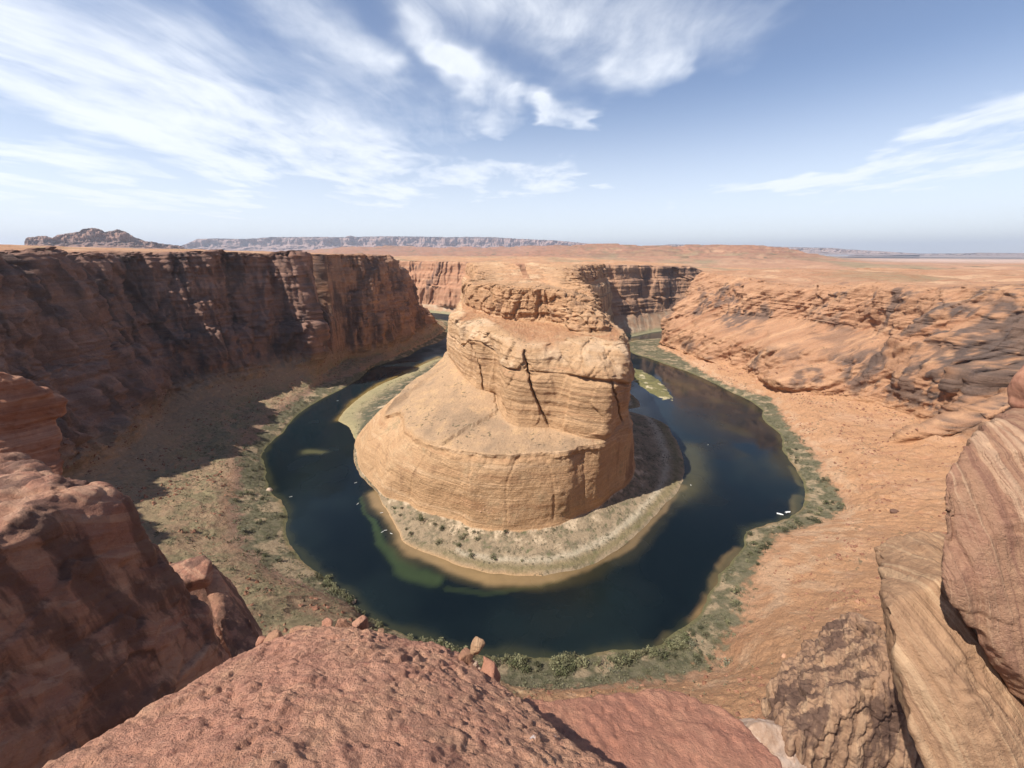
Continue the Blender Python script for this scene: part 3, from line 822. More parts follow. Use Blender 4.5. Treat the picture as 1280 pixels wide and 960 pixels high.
    col = cmix(col, [0.40, 0.21, 0.11], sstep(-lv, 0.12, 0.6) * 0.6)
    col = cmix(col, [0.66, 0.46, 0.29], tier2 * sstep(n_a + n_b * 0.5, -0.1, 0.4) * 0.65)
    col = cmix(col, [0.45, 0.245, 0.13], capf * 0.65)
    col = cmix(col, [0.58, 0.36, 0.20], capf * sstep(lv, 0.1, 0.4) * 0.6)
    col = cmix(col, [0.30, 0.17, 0.10], (capf + 0.6 * tier1 * sstep(-V0[:, 0], 10, 40)) * sstep(n_b * 0.5 + fbm(V, 14, 3, 64, 0.5, (1, 1, .25)), 0.2, 0.5) * 0.7)
    col = cmix(col, [0.42, 0.215, 0.11], rubb * (0.65 + 0.35 * (n_b > 0)))
    rm = np.exp(-((V0[:, 0] - 50) / 40) ** 2) * sstep(T, 7.3, 8.2) * (1 - sstep(T, 8.9, 9.1))
    col = cmix(col, [0.40, 0.205, 0.105], rm * sstep(n_b, -0.3, 0.1) * 0.9)
    vst = sstep(fbm(V, 9, 4, 65, 0.6, (1, 1, .12)), 0.25, 0.5)
    col = cmix(col, [0.58, 0.38, 0.22], face * sstep(n_a + .4 * n_b, -.05, .4) * .55)
    col = cmix(col, [0.33, 0.19, 0.105], face * vst * 0.60)
    scrub = sstep(n_c * 0.6 + n_b, 0.22, 0.5)
    col = cmix(col, [0.30, 0.23, 0.13], face * scrub * sstep(n_a, -0.1, 0.4) * 0.55)
    bcol = np.empty_like(col); bcol[:] = (0.45, 0.292, 0.172)
    bcol = cmix(bcol, [0.35, 0.235, 0.145], sstep(n_a + 0.4 * n_b, -0.05, 0.4))
    bcol = cmix(bcol, [0.53, 0.34, 0.185], sstep(-n_b - n_a * 0.5, 0.1, 0.5) * 0.8)
    col = cmix(col, bcol, bench)
    col = cmix(col, [0.17, 0.10, 0.06], ck * 0.5)
    # darker upright streaks on the steep right side
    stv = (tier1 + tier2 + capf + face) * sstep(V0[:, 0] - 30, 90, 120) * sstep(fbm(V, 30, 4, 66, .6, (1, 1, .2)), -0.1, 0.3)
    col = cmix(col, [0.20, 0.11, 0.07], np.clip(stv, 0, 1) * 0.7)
    # beach: pale sand, grey scrub flat, green waterline
    sand = np.empty_like(col); sand[:] = (0.335, 0.25, 0.16)
    gr = sstep(n_b * 0.7 + n_c * 0.7 + n_a * 0.4, -0.12, 0.3)
    sand = cmix(sand, [0.205, 0.165, 0.105], gr * 0.85)
    sand = cmix(sand, [0.60, 0.46, 0.31], sstep(-n_b - n_c * 0.4 + (T - 1.75) * 1.2, 0.12, 0.45) * 0.8)
    sand = cmix(sand, [0.115, 0.125, 0.055], sstep(n_c + 0.4 * n_b, 0.35, 0.6) * 0.7)
    pale = np.exp(-((T - 1.34 + n_b * 0.05) / 0.06) ** 2) * (V0[:, 0] > -60)
    sand = cmix(sand, [0.56, 0.47, 0.34], pale * 0.6)
    grn = np.exp(-((T - 1.18 + n_b * 0.05) / 0.085) ** 2)
    sand = cmix(sand, [0.18, 0.15, 0.065], grn * 0.6 * sstep(V0[:, 0], -150, -20))
    wet = np.exp(-((T - 1.0) / 0.10) ** 2) * (V0[:, 0] < 30)
    sand = cmix(sand, [0.50, 0.31, 0.16], wet * 0.8)
    leftb = sstep(-V0[:, 0], 150, 200) * (V0[:, 1] > 560)
    sand = cmix(sand, [0.105, 0.102, 0.066], leftb * sstep(T, 1.25, 1.45) * sstep(n_b + n_c * .6, -0.35, 0.0))
    sand = cmix(sand, [0.33, 0.29, 0.15], leftb * (1 - sstep(T, 1.2, 1.45)) * 0.7)
    col = cmix(col, sand, sstep(T, 0.9, 1.0) * (1 - sstep(T + n_b * 0.10, 1.93, 2.04)) + (T <= 0.9))
    pc = np.empty_like(col); pc[:] = (0.49, 0.27, 0.145)
    pc = cmix(pc, [0.60, 0.40, 0.235], sstep(n_a, 0, 0.4) * 0.8)
    pc = cmix(pc, [0.36, 0.19, 0.10], sstep(n_b, 0.15, 0.5) * 0.6)
    col = cmix(col, pc, top)
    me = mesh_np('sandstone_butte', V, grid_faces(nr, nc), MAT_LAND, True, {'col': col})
    return me, V.reshape(nr, nc, 3), T.reshape(nr, nc), V0.reshape(nr, nc, 3)
butte_me, BV, BT, BV0 = build_butte()
put('sandstone_butte', butte_me, label='tall stepped sandstone butte standing inside the river bend', cat='butte', kind='structure')

# ================================================================== FAR CANYON WALL BEHIND THE BUTTE
def build_far():
    xs = []
    x = -1500.0
    while x < 2000:
        xs.append(x); x += 3.2 if -700 < x < 900 else 12
    xs = np.array(xs)
    f1 = np.array([(-1500,2450),(-900,2250),(-700,2180),(-450,2080),(-297,1985),(-60,1800),(30,1640),(200,1485),(376,1413),(594,1546),(800,1640),(1000,1720),(2000,2100)], float)
    y1 = pchip(f1[:, 0], f1[:, 1], xs)
    r = sstep(xs, 0, 250)
    ones = np.ones(len(xs))
    rows = [(y1 - 15, -305 * ones), (y1, -300 * ones), (y1 + 22, -292 * ones), (y1 + lerp(48, 75, r), lerp(-268, -236, r)), (y1 + lerp(75, 98, r), lerp(-170, -185, r)),
            (y1 + lerp(88, 118, r), lerp(-160, -165, r)), (y1 + lerp(112, 136, r), -105 * ones), (y1 + lerp(122, 152, r), -95 * ones),
            (y1 + lerp(138, 166, r), lerp(-42, -44, r) - 12 * sstep(xs, 420, 760) - 45 * sstep(xs, 780, 980)), (y1 + 230, lerp(-38, -40, r) - 12 * sstep(xs, 420, 760) - 40 * sstep(xs, 780, 980)), (y1 + 900, -34 * ones - 26 * sstep(xs, 300, 1200) - 25 * sstep(xs, 780, 980)), (y1 + 2300, -30 * ones - 25 * sstep(xs, 300, 1200)), (y1 + 2600, -70 * ones)]
    cnt = [3, 8, 16, 24, 6, 22, 6, 22, 20, 40, 30, 4]
    Yk = np.array([a for a, b in rows]); Zk = np.array([b for a, b in rows])
    K = len(rows)
    t = np.concatenate([np.linspace(k, k + 1, cnt[k], endpoint=False) for k in range(K - 1)] + [[K - 1.0]])
    y = pchip(np.arange(K), Yk, t); z = pchip(np.arange(K), Zk, t)
    xg = np.broadcast_to(xs, y.shape)
    P = np.stack([xg, y, z], 2)
    nr, nc = y.shape
    N = grid_normals(P).reshape(-1, 3); N *= np.sign(N[:, 2:3] + 1e-6)
    V = P.reshape(-1, 3).copy(); T = np.broadcast_to(t[:, None], y.shape).ravel(); V0 = V.copy()
    cl = sstep(T, 2.8, 3.2) * (1 - sstep(T, 8.1, 8.6)); tal = sstep(T, 1.5, 2.2) * (1 - sstep(T, 2.9, 3.2)); fl = sstep(T, 8.0, 8.6)
    rr = sstep(V[:, 0], 0, 250)
    joint = ridged(V, 70, 4, 70, 0.55, (1, 1, 0.14)); big = fbm(V, 150, 3, 71); sm = fbm(V, 14, 4, 72)
    bed = fbm(np.stack([V[:, 0] * .004, V[:, 1] * .004, V[:, 2] * 0.09], 1), 1.0, 3, 73, .6)
    dg = ridged(np.stack([V[:, 0] * 0.012, V[:, 1] * 0.005, (V[:, 2] * 0.6 - V[:, 0] * 0.7) * 0.018], 1), 1.0, 3, 74)
    fq = fbm(V, 150, 3, 68, .55, (1, 1, .10)) * 4
    dep = (np.floor(fq) + sstep(fq - np.floor(fq), .4, .6)) * 11 + big * 16 + joint * 10 + sm * 2.5 + bed * lerp(2, 7, rr) + dg * lerp(8, 1, rr)
    V[:, 1] -= cl * dep; V[:, 2] += tal * (ridged(V, 40, 3, 75, .5, (1, .2, 0)) * 6) + fl * (fbm(V, 200, 4, 76) * 10 + np.abs(fbm(V, 60, 3, 77)) * 6)
    n_a = fbm(V, 90, 4, 78); n_b = fbm(V, 25, 4, 79)
    col = np.empty((len(V), 3), np.float32); col[:] = lerp(np.array([0.40, 0.205, 0.12]), np.array([0.36, 0.205, 0.125]), rr[:, None])
    col = cmix(col, [0.52, 0.31, 0.185], sstep(bed, 0.0, 0.5) * 0.6)
    col = cmix(col, [0.13, 0.08, 0.062], cl * sstep(fbm(V, 60, 4, 80, .6, (1, 1, .22)) + (T > 6) * rr * 0.22, 0.12, 0.4) * 0.8)
    tc = np.empty_like(col); tc[:] = (0.40, 0.245, 0.15); tc = cmix(tc, [0.45, 0.33, 0.22], sstep(n_b, -.1, .3))
    col = cmix(col, tc, tal); bk = 1 - sstep(T + n_b * .3, 1.7, 2.2); col = cmix(col, [0.27, 0.235, 0.135], bk)
    pc = np.empty_like(col); pc[:] = (0.45, 0.24, 0.13); pc = cmix(pc, [0.28, 0.205, 0.12], sstep(fbm(V, 350, 4, 81, .6, (1, .4, 1)), -0.05, 0.3) * .75); pc = cmix(pc, [0.54, 0.34, 0.20], sstep(n_a, .05, .5) * .6)
    col = cmix(col, pc, fl)
    return mesh_np('far_canyon_wall', V, grid_faces(nr, nc), MAT_LAND, True, {'col': col})
put('far_canyon_terrain', build_far(), label='far canyon cliffs behind the butte, brown and banded, below the plateau', cat='cliffs', kind='structure')

# ================================================================== PLATEAU OUT TO THE HORIZON, DISTANT MESAS
def build_plain():
    rr = np.geomspace(2150, 60000, 190)
    az = np.radians(np.concatenate([np.linspace(-180, -75, 40, endpoint=False), np.linspace(-75, 75, 520, endpoint=False), np.linspace(75, 180, 40)]))
    Rg, Ag = np.meshgrid(rr, az, indexing='ij')
    X = np.sin(Ag) * Rg; Y = 600 + np.cos(Ag) * Rg
    ad = np.degrees(np.arctan2(X, Y)); d = np.hypot(X, Y)
    Q = np.stack([X, Y, X * 0], 2).reshape(-1, 3)
    z = np.full(len(Q), -62.0); ad = ad.ravel(); d = d.ravel(); rg = Rg.ravel()
    z -= 40 * sstep(ad, 30, 45) * sstep(d, 3500, 6000)
    z += (fbm(Q, 900, 4, 90) * 22 + fbm(Q, 260, 3, 91) * 8) * sstep(rg, 2200, 3500) * (1 - 0.7 * sstep(ad, 35, 45) * sstep(d, 3500, 6000))
    # the low orange swell right of centre
    z += 140 * sstep(d, 2800, 5400) * (1 - sstep(d, 7500, 11000)) * sstep(ad, -4, 14) * (1 - sstep(ad, 30, 42)) * (1 + fbm(Q, 700, 3, 92) * 0.25)
    # reddish slopes rising towards the long mesa
    z += 175 * sstep(d, 4500, 11000) * (1 - sstep(ad, 6, 16)) * sstep(ad, -36, -20) * (1 - sstep(d, 16000, 22000)) * (1 + fbm(Q, 1200, 4, 93) * 0.5)
    z += 60 * (1 - sstep(ad, -40, -28)) * sstep(d, 2400, 4000)
    led = ridged(Q, 420, 4, 97, .6, (1, 1.8, 1)); led2 = np.abs(fbm(Q, 900, 4, 98))
    bz = sstep(d, 2800, 4200) * (1 - sstep(d, 11000, 15000)) * (1 - sstep(ad, 33, 42)) * sstep(ad, -50, -35)
    z += bz * (np.maximum(led, .1) * 26 + led2 * 55 * (1 - sstep(ad, 2, 14)))
    tq = (z + fbm(Q, 500, 3, 89) * 18) / 20.0; tf = tq - np.floor(tq)
    z = lerp(z, (np.floor(tq) + sstep(tf, .72, .95)) * 20.0, bz * .8); riser = sstep(tf, .68, .78) * (1 - sstep(tf, .93, 1.0)) * bz
    z = np.where(ad > 28, z - 120 * sstep(d, 8000, 30000), z)
    z -= 45 * (1 - sstep(rg, 2250, 2900))
    V = Q.copy(); V[:, 2] = z
    col = np.empty((len(V), 3), np.float32); col[:] = (0.37, 0.205, 0.125)
    st = fbm(V, 500, 4, 94, .6)
    col = cmix(col, [0.25, 0.195, 0.115], sstep(st + fbm(V, 1800, 3, 95) * .5, 0.0, 0.3) * .8)
    col = cmix(col, [0.46, 0.285, 0.175], sstep(fbm(V, 300, 4, 96), .1, .45) * .6)
    col = cmix(col, [0.30, 0.150, 0.095], bz * sstep(led, .25, .7) * .75)
    col = cmix(col, [0.25, 0.125, 0.085], riser * .75)
    col = cmix(col, [0.34, 0.17, 0.105], bz * (1 - sstep(ad, 2, 14)) * .6)
    col = cmix(col, [0.20, 0.15, 0.095], bz * sstep(fbm(V, 170, 4, 99, .65), .15, .4) * .7)
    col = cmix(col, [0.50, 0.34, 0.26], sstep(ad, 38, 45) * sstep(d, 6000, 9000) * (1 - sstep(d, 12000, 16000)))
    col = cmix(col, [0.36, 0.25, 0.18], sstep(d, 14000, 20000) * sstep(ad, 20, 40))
    nr, nc = Rg.shape
    return mesh_np('plateau', V, grid_faces(nr, nc)[:, ::-1], MAT_FAR, True, {'col': col})
MAT_FAR = land_material('far_land', 1.0, fine=0.04)
put('plateau', build_plain(), label='flat orange desert plateau running out to the horizon', cat='plateau', kind='structure')

def mesa(name, crest, D, zb, depth, seed, label, c0, c1, rough, cliff=0.5, step=0.35, dip=0.0):
    """ridge of hills: its crest line given as (azimuth by frame column, height), real distance and thickness"""
    px = np.array([c[0] for c in crest], float); py = np.array([c[1] for c in crest], float)
    cols = np.arange(px[0], px[-1], step)
    ht = np.interp(cols, px, py)
    az, el = [], []
    for a, b in zip(cols, ht):
        d = ray_px(a, b); az.append(math.atan2(d[0], d[1])); el.append(d[2] / math.hypot(d[0], d[1]))
    az = np.array(az); el = np.array(el)
    Dv = D * (1 + dip * (cols - cols[0]) / (cols[-1] - cols[0]))
    top = el * Dv
    ends = sstep(cols, cols[0], cols[0] + 3) * (1 - sstep(cols, cols[-1] - 3, cols[-1]))
    top = zb + (top - zb) * ends
    prof = np.array([(-0.9, 0.0), (-0.5, 0.13), (-0.22, 0.36), (-0.10, 0.50), (-0.05, 0.86), (0.0, 0.98), (0.15, 1.0), (0.6, 0.93), (1.0, 0.0)])
    tq = np.concatenate([np.linspace(k, k + 1, 9, endpoint=False) for k in range(len(prof) - 1)] + [[len(prof) - 1.0]])
    pr = pchip(np.arange(len(prof)), prof, tq)
    off = pr[:, 0][:, None] * depth
    hh = pr[:, 1][:, None]
    X = np.sin(az)[None, :] * (Dv[None, :] + off); Y = np.cos(az)[None, :] * (Dv[None, :] + off)
    Z = zb + (top - zb)[None, :] * hh
    P = np.stack([X, Y, Z], 2).reshape(-1, 3)
    L = depth
    spur = ridged(P, L * 0.45, 4, seed, .55, (1, 1, .15)); sm = fbm(P, L * 0.12, 4, seed + 1, .6)
    m = np.broadcast_to(sstep(hh, 0.05, 0.4) * (1 - sstep(pr[:, 0][:, None], 0.0, 0.3)), X.shape).ravel()
    radial = np.stack([np.broadcast_to(np.sin(az), X.shape).ravel(), np.broadcast_to(np.cos(az), X.shape).ravel()], 1)
    P[:, :2] -= radial * ((spur * 0.16 + sm * 0.10) * L * m)[:, None]
    P[:, 2] += np.broadcast_to(hh, X.shape).ravel() * sm * rough * np.broadcast_to(ends, X.shape).ravel()
    H = np.broadcast_to(hh, X.shape).ravel()
    col = np.empty((len(P), 3), np.float32); col[:] = c0
    band = fbm(np.stack([P[:, 0] * 1e-4, P[:, 1] * 1e-4, P[:, 2] / 90.0], 1), 1.0, 3, seed + 2, .6)
    col = cmix(col, c1, sstep(band + sm * .4, 0.0, 0.35))
    col = cmix(col, [0.16, 0.12, 0.10], sstep(H, .94, .99) * 0.6)
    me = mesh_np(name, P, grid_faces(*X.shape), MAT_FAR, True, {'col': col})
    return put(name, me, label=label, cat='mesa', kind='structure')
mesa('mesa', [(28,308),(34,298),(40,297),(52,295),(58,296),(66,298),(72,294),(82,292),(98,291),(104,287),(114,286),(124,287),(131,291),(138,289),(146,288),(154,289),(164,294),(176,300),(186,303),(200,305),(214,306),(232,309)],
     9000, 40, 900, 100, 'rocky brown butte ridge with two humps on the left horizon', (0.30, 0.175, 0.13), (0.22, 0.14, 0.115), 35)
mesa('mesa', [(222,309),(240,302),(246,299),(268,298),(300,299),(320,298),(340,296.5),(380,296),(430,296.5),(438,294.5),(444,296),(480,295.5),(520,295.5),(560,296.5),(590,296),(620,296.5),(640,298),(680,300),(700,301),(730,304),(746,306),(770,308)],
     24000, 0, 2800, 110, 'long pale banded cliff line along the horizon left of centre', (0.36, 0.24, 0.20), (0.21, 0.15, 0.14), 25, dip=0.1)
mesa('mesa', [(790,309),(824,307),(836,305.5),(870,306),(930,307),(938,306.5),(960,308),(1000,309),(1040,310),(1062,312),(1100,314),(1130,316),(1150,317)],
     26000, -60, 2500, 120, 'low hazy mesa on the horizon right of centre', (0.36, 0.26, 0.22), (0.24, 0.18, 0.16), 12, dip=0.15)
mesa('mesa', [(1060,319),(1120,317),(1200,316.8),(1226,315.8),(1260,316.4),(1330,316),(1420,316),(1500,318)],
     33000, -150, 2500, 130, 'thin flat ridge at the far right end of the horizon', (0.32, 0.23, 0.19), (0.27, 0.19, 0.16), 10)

# ================================================================== RIVER
def px_line(pts, z=WATER):
    return [tuple(U(a, b, z)[:2]) for a, b in pts]
def river_material():
    m, g, p = new_mat('river_water')
    at = g.node('ShaderNodeAttribute', attribute_name='col')
    geo = g.node('ShaderNodeNewGeometry'); P = geo.outputs['Position']
    k = g.math('ADD', 0.72, g.math('MULTIPLY', g.noise(P, 0.05, 5, 0.65), 0.56))
    cb = g.node('ShaderNodeCombineColor')
    for i in range(3): g.put(cb.inputs[i], k)
    g.put(p.inputs['Base Color'], g.mix(1.0, at.outputs['Color'], cb.outputs[0], 'MULTIPLY'))
    p.inputs['Specular IOR Level'].default_value = 0.5
    p.inputs['IOR'].default_value = 1.333
    patch = g.smooth(g.noise(P, 0.008, 4, 0.6), 0.42, 0.62)
    rp = g.node('ShaderNodeAttribute', attribute_name='ripple')
    g.put(p.inputs['Roughness'], g.math('ADD', g.math('ADD', 0.06, g.math('MULTIPLY', rp.outputs['Fac'], 0.40)), g.math('MULTIPLY', patch, 0.16)))
    b = g.node('ShaderNodeBump')
    rp = g.node('ShaderNodeAttribute', attribute_name='ripple')
    b.inputs['Distance'].default_value = 0.6
    g.put(b.inputs['Strength'], g.math('ADD', g.math('ADD', 0.06, g.math('MULTIPLY', rp.outputs['Fac'], 0.55)), g.math('MULTIPLY', patch, 0.14)))
    g.put(b.inputs['Height'], g.noise(P, 0.28, 5, 0.6))
    g.put(p.inputs['Normal'], b.outputs[0])
    return m
def build_river():
    xs = np.concatenate([np.arange(-1400, -420, 20.0), np.arange(-420, 480, 3.2), np.arange(480, 1500, 20.0)])
    ys = np.concatenate([np.arange(175, 760, 2.6), np.arange(760, 1700, 7.0), np.arange(1700, 2500, 25.0)])
    Xg, Yg = np.meshgrid(xs, ys)
    V = np.stack([Xg, Yg, np.full_like(Xg, WATER)], 2).reshape(-1, 3)
    x, y = V[:, 0], V[:, 1]
    n_a = fbm(V, 60, 4, 140); n_b = fbm(V, 20, 4, 141); n_c = fbm(V, 120, 3, 142)
    wx = x + fbm(V, 35, 3, 143) * 6; wy = y + fbm(V, 35, 3, 144) * 6
    inner = px_line(shore_in_px)
    outer = px_line(shore_out_px)
    di = segdist(wx, wy, inner); do = segdist(wx, wy, outer)
    col = np.empty((len(V), 3), np.float32); col[:] = (0.0025, 0.0058, 0.0070)
    col = cmix(col, [0.0065, 0.0135, 0.0180], sstep(y, 330, 700))
    col = cmix(col, [0.009, 0.0155, 0.0150], sstep(n_c, -0.1, 0.5) * 0.6)
    # weed beds and sand seen through the water
    weed = px_line([(455,622),(460,640),(466,655),(476,676),(488,694),(505,710),(522,719),(545,726)])
    dw = segdist(wx, wy, weed)
    wid = 2.2 + 6.5 * sstep(-y, -390, -300)
    col = cmix(col, [0.036, 0.052, 0.020], np.exp(-(dw / wid) ** 4) * 0.85)
    w2 = px_line([(560,736),(600,740),(650,735),(700,724)])
    col = cmix(col, [0.026, 0.036, 0.015], np.exp(-(segdist(wx, wy, w2) / 3.5) ** 4) * 0.6)
    w3 = px_line([(464,648),(468,660)])
    col = cmix(col, [0.04, 0.062, 0.025], np.exp(-(segdist(wx, wy, w3) / 3.0) ** 2) * 0.7)
    band = px_line([(470,618),(484,640),(497,662),(508,682),(526,692),(552,702),(580,712),(617,722),(660,724),(705,719),(745,707),(778,688),(806,662),(832,634),(853,608)])
    db = segdist(wx, wy, band)
    bw = 12.0 + 5 * n_a
    rgt = sstep(x, 0, 90)
    col = cmix(col, [0.075, 0.060, 0.026], (1 - sstep(db, bw * .7, bw * 1.7)) * (0.55 - .3 * rgt))
    col = cmix(col, [0.25, 0.165, 0.08], (1 - sstep(db, bw * (.25 - .1 * rgt), bw * (1.0 - .45 * rgt))) * (0.9 - .35 * rgt))
    rb = px_line([(862,560),(868,580),(866,600),(850,618)])
    col = cmix(col, [0.085, 0.075, 0.035], np.exp(-(segdist(wx, wy, rb) / 20.0) ** 2) * 0.55)
    lb = px_line([(424,524),(443.7,501),(474,480),(501,468.5),(526,456.5),(548,446)])
    col = cmix(col, [0.24, 0.16, 0.05], np.exp(-(segdist(wx, wy, lb) / 9.0) ** 2) * 0.75)
    for pk, rad, c in (([(866,778),(878,762),(888,750)], 7, (0.36, 0.22, 0.095)), ([(884,770),(895,735),(899,722)], 5, (0.30, 0.19, 0.085)), ([(902,714),(925,690)], 6, (0.27, 0.175, 0.08)),
                       ([(992,640),(1003,622)], 6, (0.14, 0.11, 0.05)), ([(990,585),(1000,606)], 6, (0.12, 0.10, 0.045)),
                       ([(800,447),(850,462),(900,485),(945,510)], 10, (0.05, 0.045, 0.02)), ([(785,440),(780,432),(795,424)], 16, (0.12, 0.085, 0.035)),
                       ([(826,806),(836,797)], 5, (0.12, 0.085, 0.04)), ([(520,436),(560,420)], 8, (0.05, 0.055, 0.03))):
        col = cmix(col, c, np.exp(-(segdist(wx, wy, px_line(pk)) / rad) ** 4) * 0.68)
    # brownish shallows reaching along the right arm
    rm = px_line([(800,470),(850,480),(900,510),(940,550),(965,580)])
    col = cmix(col, [0.042, 0.038, 0.018], np.exp(-(segdist(wx, wy, rm) / 42.0) ** 2) * sstep(n_a + n_c, -0.5, 0.4) * 0.55)
    # submerged shoal on the left
    sh = segdist(wx, wy, px_line([(384,565),(402,565)]))
    col = cmix(col, [0.10, 0.095, 0.045], np.exp(-(sh / 8.0) ** 2) * 0.8)
    spill = np.exp(-(do / (5 + 3 * n_b)) ** 2)
    col = cmix(col, [0.035, 0.036, 0.018], spill * 0.7)
    return mesh_np('river', V, grid_faces(len(ys), len(xs)), river_material(), True, {'col': col, 'ripple': sstep(y, 1010, 1160) * (x < 0) + 0.35 * sstep(fbm(V, 90, 3, 145), .15, .4)})
put('river', build_river(), label='dark blue green river curving round the butte with tan shallows', cat='river', kind='structure')

# grassy bar in the right arm of the river
def build_bar():
    out = [(776,456.5),(786,456.5),(800,461),(815,468),(828,477),(836,486),(841,494),(846,501),(840,503),(828,501.5),(812,493),(796,481),(784,469)]
    pts = np.array(px_line(out)); c = pts.mean(0)
    n = 260
    seg = np.r_[pts, pts[:1]]
    L = np.r_[0, np.cumsum(np.hypot(*np.diff(seg, axis=0).T))]
    s = np.linspace(0, L[-1], n, endpoint=False)
    bx, by = np.interp(s, L, seg[:, 0]), np.interp(s, L, seg[:, 1])
    fr = np.linspace(1, 0.0, 40)
    X = c[0] + (bx - c[0]) * fr[:, None]; Y = c[1] + (by - c[1]) * fr[:, None]
    Z = WATER - 0.4 + 2.2 * sstep(1 - fr, 0, 0.5)[:, None] + X * 0
    V = np.stack([X, Y, Z], 2).reshape(-1, 3)
    V[:, :2] += np.stack([fbm(V, 25, 3, 150), fbm(V, 25, 3, 151)], 1) * 3
    V[:, 2] += fbm(V, 12, 3, 152) * 0.7
    col = np.empty((len(V), 3), np.float32); col[:] = (0.185, 0.165, 0.070)
    col = cmix(col, [0.125, 0.118, 0.055], sstep(fbm(V, 14, 4, 153), -.05, .4))
    col = cmix(col, [0.55, 0.46, 0.29], sstep(fbm(V, 22, 4, 154), .22, .5) * .9)
    f = np.broadcast_to(fr[:, None], X.shape).ravel()
    col = cmix(col, [0.36, 0.30, 0.16], sstep(f, .86, 1))
    i = np.arange(39)[:, None] * n + np.arange(n)[None, :]
    j = np.arange(39)[:, None] * n + (np.arange(n)[None, :] + 1) % n
    F = np.stack([i, j, j + n, i + n], 2).reshape(-1, 4)
    return mesh_np('sandbar', V, F, MAT_LAND, True, {'col': col})
put('sandbar', build_bar(), label='narrow green sandbar lying in the right arm of the river', cat='sandbar', kind='structure')

# ================================================================== HAZE
def build_haze():
    m = bpy.data.materials.new('haze'); m.use_nodes = True
    nt = m.node_tree; nt.nodes.clear()
    out = nt.nodes.new('ShaderNodeOutputMaterial')
    v = nt.nodes.new('ShaderNodeVolumePrincipled')
    v.inputs['Color'].default_value = (0.80, 0.87, 1.0, 1)
    v.inputs['Density'].default_value = 2.3e-5
    v.inputs['Anisotropy'].default_value = 0.2
    nt.links.new(v.outputs[0], out.inputs['Volume'])
    a, b0, b1 = 64000, -330, 1500
    Vv = [(x, y, z) for z in (b0, b1) for y in (-a, a) for x in (-a, a)]
    F = [(0, 2, 3, 1), (4, 5, 7, 6), (0, 1, 5, 4), (2, 6, 7, 3), (0, 4, 6, 2), (1, 3, 7, 5)]
    me = mesh_np('haze', Vv, F, m, False)
    o = put('haze', me, label='thin pale blue desert haze filling the air', cat='haze', kind='stuff')
build_haze()

# ================================================================== FOREGROUND ROCKS ON THE NEAR RIM
def D(px, py, y):
    """a point seen at the photograph's (px, py), y metres ahead of the viewer"""
    d = ray_px(px, py)
    return d * (y / d[1])

